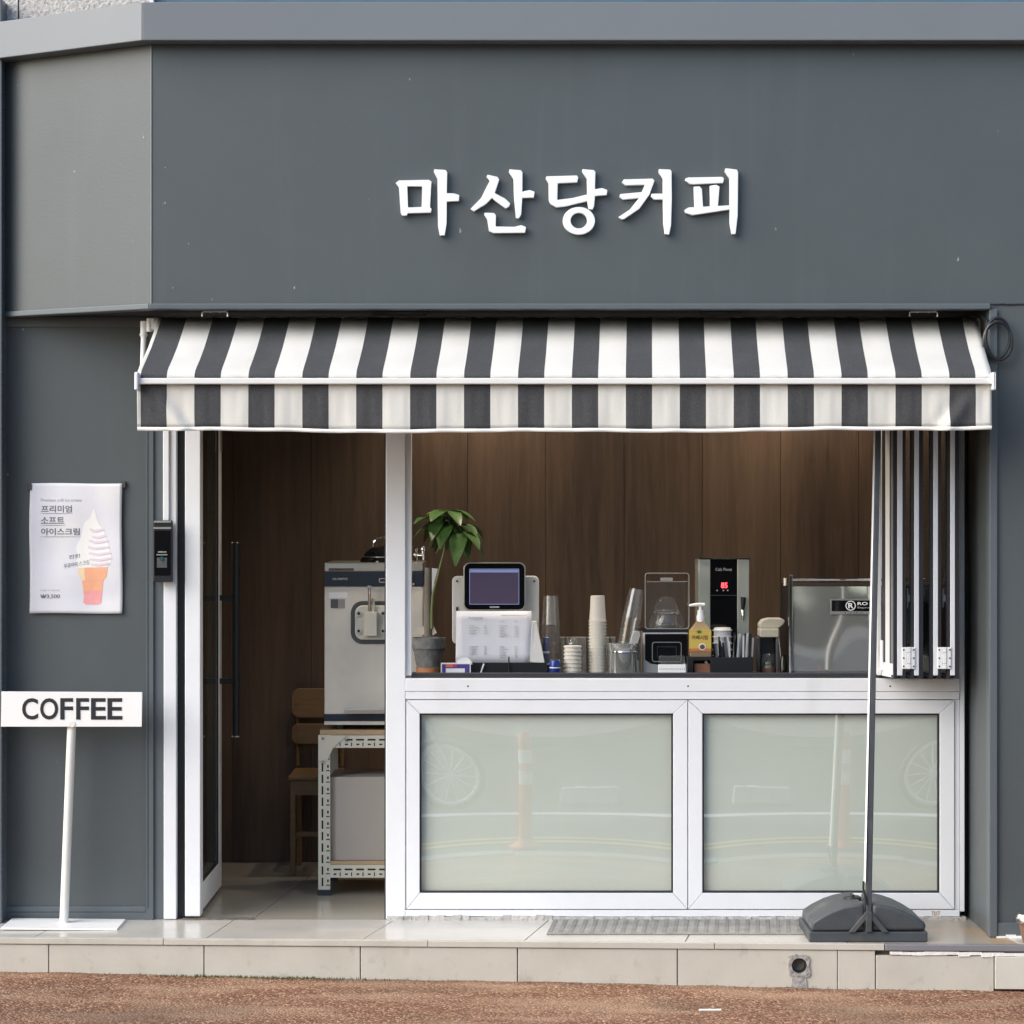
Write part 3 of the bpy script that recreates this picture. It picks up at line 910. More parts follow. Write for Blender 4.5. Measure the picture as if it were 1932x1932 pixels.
# ---- folded sliding-folding window leaves
leafx = [(1687, 1693, 1703, 1709), (1719, 1725, 1734, 1742), (1755, 1761, 1770, 1776), (1787, 1793, 1802, 1810)]
LY = -.20
zl0, zl1 = Z(1274.5, LY), zhead - .03
for k, (a, b0, c, d) in enumerate(leafx):
    xa, xb, xc, xd = [X(q, LY) for q in (a, b0, c, d)]
    y1 = LY + .43
    lf = MB().box(xb, xc, LY, LY + .05, zl0, zl1).build("folding_leaf", m_white, bld, bevel=.002)
    MB().box(xb, xc, y1 - .05, y1, zl0, zl1).build("leaf_stile", m_white, lf)
    MB().box(xb, xc, LY + .0505, y1 - .0505, zl0, zl0 + .06).build("leaf_rail", m_white, lf)
    MB().box(xb, xc, LY + .0505, y1 - .0505, zl1 - .06, zl1).build("leaf_rail", m_white, lf)
    MB().box((xb + xc) / 2 - .004, (xb + xc) / 2 + .004, LY + .0505, y1 - .0505, zl0 + .0605, zl1 - .0605).build("leaf_glass", MATS["clear_glass"], lf)
    for p, q in ((xa, xb - .0003), (xc + .0003, xd)):
        MB().box(p, q, LY + .004, LY + .03, zl0 - .012, zl1).build("leaf_gasket", m_gasket, lf)
        MB().box(p, q, LY + .0305, y1 - .01, zl0 - .010, zl0 - .002).build("leaf_gasket", m_gasket, lf)
for a, d in ((1703, 1725), (1770, 1793)):
    xa, xd = X(a - 1, LY), X(d + 1, LY)
    zt_, zb_ = Z(1221, LY), Z(1262, LY)
    xm = (xa + xd) / 2
    hg = MB().box(xa, xm - .0075, LY - .006, LY + .02, zb_, zt_).box(xm + .0075, xd, LY - .006, LY + .02, zb_, zt_).build("leaf_hinge", m_letter, bld, bevel=.002)
    b = MB()
    h = (zt_ - zb_)
    for z0_, z1_ in ((0, .25), (.26, .74), (.75, 1)):
        b.box(xm - .0072, xm + .0072, LY - .010, LY + .02, zb_ + h * z0_, zb_ + h * z1_)
    b.build("hinge_knuckle", m_letter, hg, bevel=.002)
    for xx in (xa + .005, xd - .005):
        for q in (.12, .5, .88):
            MB().cyl((xx, LY - .0075, zb_ + h * q), (xx, LY - .006, zb_ + h * q), .0032, n=8).build("hinge_screw", m_black, hg)
    yk = LY + .06
    MB().box(X(a + 9, yk), X(a + 10.5, yk), yk, yk + .02, Z(1146, yk), Z(1110, yk)).box(X(a + 10.5, yk), X(a + 16, yk), yk - .004, yk + .02, Z(1135, yk), Z(1122, yk)).build("leaf_latch", m_letter, bld, bevel=.001)
# the first leaf stands almost in the frame plane
lf = MB().box(X(1655), X(1663), .0, .05, Z(1274), zhead - .03).build("folding_leaf", m_white, bld, bevel=.002)
pts = [(X(1663.5, -.02), -.02), (X(1687, -.16), -.16), (X(1688.5, -.16), -.155), (X(1666, -.02), .0)]
b = MB().hull8([(x, y, Z(1277, -.1)) for x, y in pts], [(x, y, Z(1250, -.1)) for x, y in pts]); b.build("leaf_rail", m_white, lf)
def lerp(u): return (X(1663.5, -.02) + (X(1687, -.16) - X(1663.5, -.02)) * u, -.02 - .14 * u)
def strip(u0, u1, z0, z1, nm, m, dd=0.004):
    (ax, ay), (bx, by) = lerp(u0), lerp(u1)
    MB().hull8([(ax, ay - dd, z0), (bx, by - dd, z0), (bx + .01, by + .02, z0), (ax + .01, ay + .02, z0)],
               [(ax, ay - dd, z1), (bx, by - dd, z1), (bx + .01, by + .02, z1), (ax + .01, ay + .02, z1)]).build(nm, m, lf)
strip(0, .28, Z(1250, -.06) + .001, zl1, "leaf_gasket", m_gasket)
strip(.28, .62, Z(1250, -.06) + .001, zl1, "leaf_stile", m_white, .005)
strip(.62, .72, Z(1250, -.06) + .001, zl1, "leaf_gasket", m_gasket)
strip(.72, .92, Z(1250, -.06) + .001, zl1, "leaf_glass", mat("smoky_glass_edge", (.22, .25, .25), .15))
strip(.92, 1.0, Z(1250, -.06) + .001, zl1, "leaf_stile", m_white, .005)
MB().cyl((X(1664, -.03), -.035, Z(1264, -.03)), (X(1664, -.03), -.035, Z(1208, -.03)), L(4), n=12).build("leaf_hinge", m_letter, bld, True)

# ceiling downlights that throw the pools of light on the wood panels
m_lamp = emit("downlight_diffuser", (1.0, .82, .6), 6.0)
for px, yl, en, tl in ((905, 1.2, 15, 14), (1225, 1.2, 9, 14), (1545, 1.2, 16, 14), (690, .42, 10, 0), (960, .30, 16, 0), (1240, .30, 16, 0), (1500, .30, 16, 0)):
    lx_ = X(px, yl)
    t = thing("ceiling_downlight", (lx_, yl, 2.42), "small round warm downlight in the cafe ceiling " + ("beside the wood wall" if yl > 1 else "over the counter" if yl < .6 else "over the ice cream machine"), "lamp", "downlights in the cafe ceiling")
    MB().lathe([(.055, 0), (.06, -.012), (.045, -.014), (.043, 0)], (lx_, yl, 2.42), 20).build("trim_ring", m_letter, t, True)
    MB().lathe([(.0, -.006), (.043, -.006)], (lx_, yl, 2.42), 20).build("diffuser", m_lamp, t)
    sp = bpy.data.lights.new("downlight_beam", 'SPOT')
    sp.energy = en; sp.spot_size = math.radians(110); sp.spot_blend = .8; sp.color = (1, .84, .66); sp.shadow_soft_size = .04
    o = bpy.data.objects.new("downlight_beam", sp); COL.objects.link(o)
    o.parent = t; o.location = (0, 0, -.03); o.rotation_euler = (math.radians(tl), 0, 0)

# ------------------------------------------------------------------ raised sign lettering
def cp(pts, d):                                    # traced outline -> x,z at depth d
    return [(X((1000 + .5176 * x) / 1.40373, d), Z((400 + .5176 * y) / 1.40373, d)) for x, y in pts]
sign = thing("shop_sign", (X(1072, FY), FY, Z(382, FY)), "five raised white Hangul letters on the dark grey fascia above the awning", "sign")
def circ(cx, cy, rx, ry, n=28):
    return [(cx + rx * math.cos(2 * math.pi * i / n), cy - ry * math.sin(2 * math.pi * i / n)) for i in range(n)]
SYL = [
  [("ring", [(110, 150), (262, 147), (275, 155), (268, 288), (276, 295), (272, 314), (155, 318), (148, 330), (125, 330), (118, 316), (109, 185), (92, 163)],
            [(152, 180), (200, 180), (228, 180), (227, 240), (226, 270), (225, 286), (200, 287), (175, 288), (156, 288), (155, 270), (153, 215), (152, 190)]),
   ("poly", [(290, 93), (348, 97), (356, 108), (354, 215), (392, 217), (418, 225), (415, 255), (354, 258), (353, 370), (343, 430), (318, 432), (309, 385), (306, 142), (288, 106)])],
  [("poly", [(564, 121), (614, 132), (623, 146), (600, 215), (652, 243), (678, 267), (673, 284), (655, 293), (606, 258), (585, 240), (556, 270), (492, 309), (475, 296), (530, 240), (574, 152), (557, 131)]),
   ("poly", [(675, 93), (734, 98), (742, 110), (741, 208), (778, 199), (804, 208), (800, 238), (741, 240), (735, 325), (723, 345), (708, 342), (698, 240), (695, 142), (672, 108)]),
   ("poly", [(548, 316), (596, 317), (606, 328), (605, 386), (700, 388), (735, 379), (760, 389), (755, 418), (592, 420), (570, 410), (561, 350), (545, 324)])],
  [("poly", [(864, 129), (1020, 125), (1027, 135), (1022, 160), (922, 165), (920, 250), (1000, 240), (1072, 222), (1073, 256), (960, 283), (915, 288), (885, 271), (876, 252), (875, 166), (860, 140)]),
   ("poly", [(1048, 92), (1108, 98), (1115, 108), (1113, 195), (1150, 189), (1176, 199), (1173, 225), (1113, 230), (1108, 282), (1100, 300), (1080, 296), (1072.5, 260), (1071, 142), (1046, 105)]),
   ("ring", circ(1030, 357, 83, 71), circ(1030, 356, 42, 40))],
  [("poly", [(1260, 145), (1408, 141), (1417, 152), (1392, 222), (1340, 295), (1262, 348), (1248, 350), (1232, 338), (1290, 300), (1338, 240), (1255, 248), (1238, 235), (1242, 220), (1352, 210), (1368, 172), (1268, 175), (1250, 160)]),
   ("poly", [(1440, 92), (1498, 95), (1505, 105), (1506, 250), (1502, 380), (1492, 428), (1470, 425), (1462, 370), (1460, 248), (1415, 248), (1398, 233), (1402, 218), (1459, 218), (1460, 142), (1438, 108)])],
  [("poly", [(1590, 135), (1765, 132), (1773, 141), (1768, 163), (1615, 170), (1598, 168), (1573, 151), (1576, 140)]),
   ("poly", [(1618, 182), (1648, 180), (1660, 195), (1666, 290), (1622, 293)]),
   ("poly", [(1700, 178), (1733, 172), (1750, 182), (1742, 284), (1702, 287)]),
   ("poly", [(1570, 302), (1590, 289), (1801, 278), (1802, 299), (1680, 318), (1610, 328), (1575, 316)]),
   ("poly", [(1780, 88), (1838, 95), (1845, 108), (1843, 330), (1832, 425), (1812, 425), (1802, 370), (1801, 140), (1777, 105)])],
]
y_front = FY - .024
for syl in SYL:
    b = MB()
    for k, s in enumerate(syl):
        yo = y_front - .0004 * k
        if s[0] == "poly": b.poly(cp(s[1], y_front), yo, FY - .003)
        else:
            o_, i_ = cp(s[1], y_front), cp(s[2], y_front)
            b.ring(o_[::-1], i_[::-1], yo, FY - .003)
    for s in syl:                                   # stand-off pins into the wall
        q = cp(s[1], y_front)
        if s[0] == "poly":
            b.cyl((q[0][0] + .006, FY - .004, q[0][1] - .008), (q[0][0] + .006, FY + .002, q[0][1] - .008), .003, n=6)
    b.build("letter", m_letter, sign, bevel=.002)

# ------------------------------------------------------------------ striped awning
AB, AF = -.215, -.625
aw = thing("striped_awning", (0, -.4, Z(718, AF)), "black and white striped retractable awning with straight valance over the shopfront", "awning")
edges = [258.5, 265]
x = 265.0
while x < 1790:
    edges += [x + 49.6, x + 101.75]; x += 101.75
edges += [1840.5]
edges.append(1870.5)
# colours: hem, dark, light, dark ... dark, light
def stripe_mat(i):
    if i == 0: return 1
    return 0 if i % 2 == 1 else 1
SUB = 3
cols = []
for i in range(len(edges) - 1):
    for s in range(SUB):
        cols.append((edges[i] + (edges[i + 1] - edges[i]) * s / SUB, i))
cols.append((edges[-1], len(edges) - 2))
def back_px(p): return 302 + (p - 262) * (1845 - 302) / (1872 - 262)
prof = [(AB, 599), (AB - .10, None), (AB - .2, None), (AB - .3, None), (-.585, 694), (-.607, 700), (-.619, 706), (-.624, 713)]
z_b, z_f = Z(599, AB), Z(694, -.585)
def canopy_pt(ci, k):
    p = cols[ci][0]
    xb, xf = X(back_px(p), AB), X(p, AF)
    y, py = prof[k]
    u = (y - AB) / (AF - AB)
    z = Z(py, y) if py else z_b + (z_f - z_b) * ((y - AB) / (-.585 - AB)) - .012 * math.sin(math.pi * (y - AB) / (-.585 - AB))
    wob = .0022 * math.sin(p * .061) * math.sin(math.pi * min(1, u * 1.05)) + .0012 * math.sin(p * .21 + k)
    return (xb + (xf - xb) * min(1, u), y, z + wob)
b = MB()
nc, nk = len(cols), len(prof)
for k in range(nk):
    for ci in range(nc): b.v.append(canopy_pt(ci, k))
for k in range(nk - 1):
    for ci in range(nc - 1):
        q = k * nc + ci
        b.face([q, q + nc, q + nc + 1, q + 1], stripe_mat(cols[ci][1]))
b.build("canopy", [m_dark_cloth, m_light_cloth], aw, 'all', solid=.0016)
def hem_py(p):
    u = (p - 258) / 1612
    return 806.5 + 3.0 * math.sin(math.pi * min(1, u * 1.25)) * (u < .8) - 3.5 * max(0, (u - .86) / .14) ** 2 + 1.4 * math.sin(p * .0105 + .4) + .5 * math.sin(p * .043)
def valance_pt(p, v):
    y = -.622 - .004 * math.sin(p * .018) * v - .003 * math.sin(p * .085 + 1) * v - .0022 * math.sin(p * .25) * (1 - v) * v * 4
    # slack diagonal folds near both ends
    for c, s in ((318, 1), (1812, -1)):
        d = (p - c) * s - (v - .6) * 62
        y -= .020 * v * math.exp(-(d / 13) ** 2) * math.exp(-((p - c) / 70) ** 2)
        d2 = (p - c) * s - (v - .6) * 62 - 26
        y += .015 * v * math.exp(-(d2 / 12) ** 2) * math.exp(-((p - c) / 70) ** 2)
    py = 722 + (hem_py(p) - 722) * v
    return (X(p, -.622), y, Z(py, -.622))
NV = 10
cols2 = []
for i in range(len(edges) - 1):
    for s in range(6): cols2.append((edges[i] + (edges[i + 1] - edges[i]) * s / 6, i))
cols2.append((edges[-1], len(edges) - 2))
b = MB(); nc = len(cols2)
for v in range(NV + 1):
    for p, i in cols2: b.v.append(valance_pt(p, v / NV))
for v in range(NV):
    for ci in range(nc - 1):
        q = v * nc + ci
        b.face([q, q + nc, q + nc + 1, q + 1], stripe_mat(cols2[ci][1]))
val = b.build("valance", [m_dark_cloth, m_light_cloth], aw, 'all', solid=.0016)
b = MB()
for e in (0, 1):
    for dy in (-.0022, .0022):
        for p, i in cols2:
            q = valance_pt(p, 1.0); pz = 6.5 if e else -.5
            b.v.append((q[0], q[1] + dy, q[2] - L(pz, -.622)))
for r0, r1 in ((0, 2), (2, 3), (3, 1), (1, 0)):
    for ci in range(nc - 1):
        b.face([r0 * nc + ci, r1 * nc + ci, r1 * nc + ci + 1, r0 * nc + ci + 1])
b.build("hem", m_hem, val, 'all')
MB().box(X(261, -.635), X(1872, -.635), -.648, -.612, Z(725, -.635), Z(713.5, -.635)).build("front_bar", mat("bar_aluminium", (.76, .755, .72), .4, .05, var=.04, scale=3), aw, bevel=.004)
for p0, p1 in ((254.5, 261), (1872, 1877)):
    MB().poly(rrect(X(p0, -.65), X(p1, -.65), Z(736, -.65), Z(702, -.65), L(2.6), 4), -.665, -.60).build("end_cap", m_letter, aw, bevel=.004)
MB().cyl((X(290, AB), AB + .03, z_b - .03), (X(1850, AB), AB + .03, z_b - .03), .032, n=20).build("roller_tube", m_letter, aw, True)
for sx, pa, pb in ((-1, 271, 259), (1, 1849, 1873)):
    t1 = (X(pa, -.19), -.19, Z(632, -.19)); t2 = (X(pb, -.61), -.61, Z(718, -.61))
    MB().tube([t1, (X(pa + sx * 1, -.2), -.21, Z(690, -.21)), t2], .010, 10).build("arm", m_letter, aw, True)
    MB().cyl((t1[0], -.19, Z(636, -.19)), (t1[0], -.19, Z(606, -.19)), .0125, n=12).cyl((t1[0], -.19, Z(633, -.19)), (t1[0], -.19, Z(630, -.19)), .0155, n=12).build("arm_spring", m_letter, aw, True)
    xx = X(pa - sx * 11.5, -.2)
    MB().cyl((xx, -.205, Z(626, -.2)), (xx, -.205, Z(601, -.2)), .0115, n=12).cyl((xx + .012, -.205, Z(622, -.2)), (xx + .012, -.205, Z(601, -.2)), .009, n=12).build("motor_head", m_letter, aw, True)
for p0, p1, wide in ((384, 432, 0), (1713, 1765, 0), (700, 806, 1), (1322, 1402, 1)):
    x0, x1, zz = X(p0, -.3), X(p1, -.3), zs
    if wide:
        MB().box(x0, x1, -.30, -.22, zz - .014, zz - .001).build("mounting_bracket", m_black, aw, bevel=.003)
    else:
        za, zb2 = Z(588, -.34), Z(597, -.34)
        MB().tube([(x0, -.34, zb2), (x0, -.34, za - .004), (x0 + .006, -.34, za), (x1 - .006, -.34, za), (x1, -.34, za - .004), (x1, -.34, zb2)], .0032, 6).build("mounting_bracket", m_steel, aw, True)
        for xq in (x0 + .03, x1 - .03):
            MB().cyl((xq, -.33, za - .004), (xq, -.33, zz + .002), .004, n=8).build("bracket_bolt", m_steel, aw)

# cable coil by the right corner
b = MB()
cc = (X(1882, -.41), -.41, Z(640, -.41))
pts = []
for i in range(70):
    a = math.radians(150 - i * 10.4)
    r = .050 + .005 * math.sin(i * .27)
    pts.append((cc[0] + r * math.cos(a) * .95, cc[1] - .002 - .0035 * (i // 24), cc[2] + r * math.sin(a) * 1.38 - .002 * (i // 24)))
b.tube([(X(1852, -.36), -.36, Z(597, -.36)), (X(1862, -.40), -.40, Z(606, -.4))] + pts, .0058, 8)
tag(b.build("cable_coil", m_black, None, True), "black electric cable coiled against the grey wall beside the awning", "cable")

# ------------------------------------------------------------------ poster
def py_wave(x, z):
    u = (x - X(57)) / (X(231) - X(57)); v = (z - Z(1157)) / (Z(912) - Z(1157))
    return -.008 - .0022 * math.sin(u * 5 + v * 4) - .0016 * math.sin(v * 11 - u * 3) - .004 * (u - .5) * (v - .5) - .0012 * math.sin(u * 13 + 2) - .003 * max(0, .12 - v) / .12
pos = thing("poster", (X(144), -.01, Z(1157)), "white ice cream poster with pink cone taped to the dark grey wall", "poster")
def post_pt(u, v):
    x = X(57) + (X(231) - X(57)) * u + .0015 * math.sin(v * 7); z = Z(1157) + (Z(912) - Z(1157)) * v + .0012 * math.sin(u * 6)
    return (x, py_wave(x, z), z)
m_poster = mat("poster_print", (.70, .70, .745), .5, var=.03, scale=5)
add_layer(m_poster, (.80, .795, .76), 5, .5, .7, .6, (1, 1, 1.5), seed=4)
MB().grid(30, 40, post_pt).build("sheet", m_poster, pos, 'all', solid=.0004)
def pc(c): return (X(.177 * c[0]), Z(876.3 + .177 * c[1]))
def decal(name, pts, m, lift=.0008):
    b = MB(); q = [pc(c) for c in pts]
    a = sum(q[i][0] * q[(i + 1) % len(q)][1] - q[(i + 1) % len(q)][0] * q[i][1] for i in range(len(q)))
    if a < 0: q = q[::-1]
    b.v = [(x, py_wave(x, z) - lift, z) for x, z in q]
    b.face(list(range(len(q))))
    o = b.build(name, m, pos)
    return o
def strip_decal(name, pts, wd, m, lift):
    """a printed band along a line, subdivided so that it follows the sheet"""
    b = MB()
    for i, c in enumerate(pts):
        a = Vector(pts[max(i - 1, 0)]); e = Vector(pts[min(i + 1, len(pts) - 1)])
        n = Vector((-(e - a).y, (e - a).x)).normalized()
        w_ = wd * (math.sin(math.pi * (i + .4) / (len(pts) - .2)) ** .5)
        for s in (1, -1):
            x, z = pc((c[0] + n.x * w_ * s, c[1] + n.y * w_ * s)); b.v.append((x, py_wave(x, z) - lift, z))
    for i in range(len(pts) - 1): b.face([2 * i, 2 * i + 1, 2 * i + 3, 2 * i + 2])
    return b.build(name, m, pos)
m_swirl = mat("print_soft_white", (.84, .83, .80), .5, var=.02)
m_swirl2 = mat("print_pale_pink", (.70, .63, .68), .5, var=.04)
m_swirl3 = mat("print_mauve_line", (.56, .47, .53), .5, var=.06)
m_cone = mat("print_cone", (.86, .42, .25), .5, var=.05, scale=30)
m_cone2 = mat("print_cone_pink", (.84, .36, .36), .5, var=.06, scale=40)
def rows_decal(name, left, right, m, lift):
    b = MB()
    for (l, r, y) in zip(left, right, range(len(left))):
        for s in range(5):
            c = (l[0] + (r[0] - l[0]) * s / 4, l[1] + (r[1] - l[1]) * s / 4)
            x, z = pc(c); b.v.append((x, py_wave(x, z) - lift, z))
    for j in range(len(left) - 1):
        for s in range(4):
            q = j * 5 + s; b.face([q, q + 5, q + 6, q + 1])
    return b.build(name, m, pos)
rows_decal("ice_cream_swirl", [(1003, 470), (985, 515), (962, 568), (905, 620), (882, 690), (872, 760), (832, 840), (812, 900), (835, 960), (818, 1040), (842, 1102)],
           [(1007, 470), (1022, 515), (1032, 568), (1058, 640), (1108, 690), (1126, 765), (1156, 820), (1165, 900), (1190, 960), (1198, 1015), (1150, 1092)], m_swirl, .0008)
for pts in ([(960, 690), (1010, 715), (1060, 705), (1105, 690)], [(985, 770), (1040, 785), (1090, 770), (1122, 755)], [(950, 810), (1020, 835), (1100, 825), (1152, 810)], [(940, 880), (1010, 900), (1090, 890), (1160, 878)], [(950, 945), (1040, 962), (1120, 950), (1180, 940)], [(960, 1010), (1050, 1022), (1130, 1010), (1190, 995)], [(970, 1065), (1050, 1075), (1120, 1062), (1165, 1050)]):
    strip_decal("swirl_shade", pts, 17, m_swirl2, .0012)
    strip_decal("swirl_line", [(x + 15, y + 8) for x, y in pts[1:]], 5, m_swirl3, .0016)
rows_decal("cone_rim", [(836, 1102), (842, 1150), (858, 1195), (878, 1235)], [(1150, 1092), (1146, 1150), (1138, 1195), (1106, 1235)], m_cone, .0010)
rows_decal("cone_middle", [(878, 1236), (886, 1300), (892, 1350)], [(1106, 1236), (1098, 1300), (1092, 1350)], m_cone, .0010)
rows_decal("cone_base", [(892, 1351), (897, 1410), (890, 1470), (920, 1492)], [(1092, 1351), (1085, 1410), (1085, 1468), (1055, 1492)], m_cone2, .0010)
rows_decal("cone_glow", [(836, 1104), (848, 1160), (880, 1236)], [(905, 1100), (905, 1160), (915, 1236)], mat("print_cone_cream", (.86, .66, .42), .5), .0013)
def ptext(s, c0, c1, m, bold=0.0, nm="printed_text", shear=0.0):
    (x0, z1_), (x1, z0_) = pc(c0), pc(c1)
    text(nm, s, x0, x1, z0_, z1_, 0, m, pos, bold, .0012, py_wave, shear)
ptext("Premium soft ice cream", (438, 362), (872, 395), m_ink3)
ptext("프리미엄", (442, 436), (770, 512), m_ink2, .018)
ptext("소프트", (440, 560), (688, 630), m_ink2, .018)
ptext("아이스크림", (442, 678), (852, 754), m_ink2, .018)
ptext("cup / cone", (432, 1326), (645, 1352), m_ink3)
ptext("₩3,500", (438, 1382), (645, 1432), m_ink2, .014)
for a, c, y in ((436, 780, 523), (436, 702, 648), (432, 862, 771)):
    strip_decal("printed_rule", [(a + (c - a) * i / 6, y) for i in range(7)], 2.5, m_ink2, .001)
ptext("진한", (738, 958), (862, 1000), m_ink2, 0, "printed_text", .14)
ptext("우유아이스크림", (684, 1036), (955, 1088), m_ink2, 0, "printed_text", .16)
m_tape = mat("matte_tape", (.05, .056, .06), .6)
for px, py in ((52, 912), (229, 908), (226, 1150), (54, 1150)):
    MB().box(X(px), X(px + 8), -.010, .002, Z(py + 12), Z(py)).build("tape", m_tape, pos) if py < 1000 else None

# ------------------------------------------------------------------ digital door lock
lk = thing("door_lock", (X(306), -.02, Z(1098)), "black digital keypad lock on the white door post", "lock")
MB().poly(rrect(X(289, -.05), X(324.5, -.05), Z(1098, -.05), Z(982, -.05), .004), -.052, -.0165).build("housing", m_black, lk, bevel=.003)
MB().box(X(291, -.05), X(322, -.05), -.054, -.0525, Z(1086, -.05), Z(1001, -.05)).build("cover", m_blackg, lk, bevel=.001)
for a, c, p0, p1 in ((290, 323, 994.5, 998), (290.5, 322.5, 982.5, 986), (298, 314, 1040, 1042.6), (295.5, 316, 1045.5, 1047.8)):
    MB().box(X(a, -.055), X(c, -.055), -.0565, -.0545 if p0 > 1010 else -.0522, Z(p1, -.055), Z(p0, -.055)).build("trim", m_steel, lk)
MB().poly([(X(296, -.055), Z(1071, -.055)), (X(315, -.055), Z(1071, -.055)), (X(315, -.055), Z(1052, -.055)), (X(296, -.055), Z(1052, -.055))], -.0555, -.0542).build("handle_plate", m_dgrey, lk)
MB().cyl((X(305.5, -.05), -.060, Z(1054, -.05)), (X(305.5, -.05), -.0556, Z(1054, -.05)), .008, n=14).build("button", mat("teal_button", (.02, .07, .08), .3), lk, True)

# ------------------------------------------------------------------ COFFEE sign stand
cf = thing("sign_stand", (X(120, -.12), -.12, 0), "white COFFEE sign board on a thin leaning pole with flat base", "sign")
zz0, zz1 = .010, .016
MB().hull8([(X(1, -.245), -.245, .004), (X(221, -.245), -.245, .0005), (X(236, -.04), -.03, .0005), (X(22, -.04), -.03, .004)],
           [(X(1, -.245), -.245, .011), (X(221, -.245), -.245, .0075), (X(236, -.04), -.03, .0075), (X(22, -.04), -.03, .011)]).build("base", m_sign, cf, bevel=.001)
yb_, yt_ = -.118, -.108
MB().cyl((X(120.5, yb_), yb_, .008), (X(135.5, yt_), yt_, Z(1362, yt_)), L(8.2), n=18).build("pole", m_signold, cf, True)
MB().cyl((X(120.5, yb_), yb_, .008), (X(120.7, yb_), yb_, .02), L(9.5), L(8.5), n=18).build("pole_collar", m_signold, cf, True)
yb2 = -.132
pts = [(X(2, yb2), Z(1371, yb2)), (X(267.5, yb2), Z(1371, yb2)), (X(268.5, yb2), Z(1306, yb2)), (X(3, yb2), Z(1304.5, yb2))]
MB().poly(pts, yb2 - .003, yb2 + .004).build("board", m_sign, cf, bevel=.001)
MB().box(X(129, yt_), X(143, yt_), yb2 + .0045, yt_ + .01, Z(1368, yt_), Z(1350, yt_)).build("board_clip", m_signold, cf)
MB().cyl((X(136, yb2), yb2 - .0055, Z(1366, yb2)), (X(136, yb2), yb2 - .003, Z(1366, yb2)), .012, n=14).build("pole_tip", m_signold, cf)
cx0 = [42, 76, 114, 144, 172, 203]; cx1 = [72, 110, 138, 168, 200, 231]
for ch, a, c in zip("COFFEE", cx0, cx1):
    text("letter", ch, X(a, yb2), X(c, yb2), Z(1357.5, yb2), Z(1317, yb2), yb2 - .003, m_ink, cf, bold=.017, depth=.0016)

# ------------------------------------------------------------------ banner stand with water base
by0, by1 = -.485, -.19
bn = thing("banner_stand", (X(1638, -.4), -.35, 0), "charcoal water-filled banner stand base with tall dark pole and edge-on white banner", "banner stand")
def bx(p): return X(p, by0)
MB().box(bx(1526), bx(1750), by0 - .004, by1 + .02, .001, Z(1758, by0)).build("base_tray", m_dgrey, bn, bevel=.004)
def tank(pts_front, name):
    b = MB()
    q = [(X(px, by0), Z(py, by0)) for px, py in pts_front]
    n = len(q)
    if sum(q[i][0] * q[(i + 1) % n][1] - q[(i + 1) % n][0] * q[i][1] for i in range(n)) < 0: q = q[::-1]
    b.poly(q, by0, by1)
    return b.build(name, m_dgrey, bn, True, bevel=.012, seg=3)
top = lambda s: [(1638 + s * dx, py) for dx, py in ((8, 1706), (24, 1707), (45, 1711), (66, 1718), (88, 1729), (106, 1740.5))]
tank([(1646, 1757)] + top(1) + [(1748 - 1, 1745), (1747, 1757)], "water_tank")
tank([(1632, 1757)] + [(1638 - (px - 1638), py) for px, py in top(1)] + [(1532, 1745), (1530.5, 1757)], "water_tank")
MB().lathe([(0, .008), (.025, .008), (.032, .004), (.034, -.01)], (X(1608, -.33), -.33, Z(1709, by0) + .004), 20).build("filler_cap", m_black, bn, True)
MB().box(X(1606, -.34), X(1611, -.34), -.355, -.305, Z(1709, by0) + .01, Z(1709, by0) + .02).build("cap_grip", m_black, bn, bevel=.003)
for s in (-1, 1):
    a = [(1638 + s * 4, 1718), (1638 + s * 38, 1758), (1638 + s * 26, 1758), (1638 + s * 4, 1733)]
    MB().poly([(bx(px), Z(py, by0)) for px, py in a], by0 - .016, by0 - .004).build("brace", m_dgrey, bn, bevel=.002)
MB().poly([(bx(px), Z(py, by0)) for px, py in ((1632, 1719), (1644, 1719), (1643.5, 1757), (1632.5, 1757))], by0 - .020, by0 - .006).build("brace", m_dgrey, bn, bevel=.002)
yp = -.47
MB().hull8([(X(1633, yp), yp - .014, Z(1722, yp)), (X(1643.5, yp), yp - .014, Z(1722, yp)), (X(1643.5, yp), yp + .02, Z(1722, yp)), (X(1633, yp), yp + .02, Z(1722, yp))],
           [(X(1653, -.30), -.304, Z(760, -.30)), (X(1662.5, -.30), -.304, Z(760, -.30)), (X(1662.5, -.30), -.27, Z(760, -.30)), (X(1653, -.30), -.27, Z(760, -.30))]).build("pole", m_dgrey, bn, bevel=.003)
MB().hull8([(X(1629.2, yp), yp - .005, Z(1665, yp)), (X(1632.5, yp), yp - .01, Z(1665, yp)), (X(1634.5, yp), yp + .02, Z(1665, yp)), (X(1631, yp), yp + .02, Z(1665, yp))],
           [(X(1650.2, -.30), -.30, Z(762, -.30)), (X(1652.7, -.30), -.30, Z(762, -.30)), (X(1653, -.30), -.28, Z(762, -.30)), (X(1650.8, -.30), -.28, Z(762, -.30))]).build("banner_sheet", m_letter, bn)
MB().tube([(X(1629, yp), yp - .006, Z(1662, yp)), (X(1628, yp), yp - .01, Z(1676, yp)), (X(1631.5, yp), yp - .012, Z(1690, yp)), (X(1634.5, yp), yp - .014, Z(1706, yp))], .004, 6).build("banner_cord", m_black, bn, True)

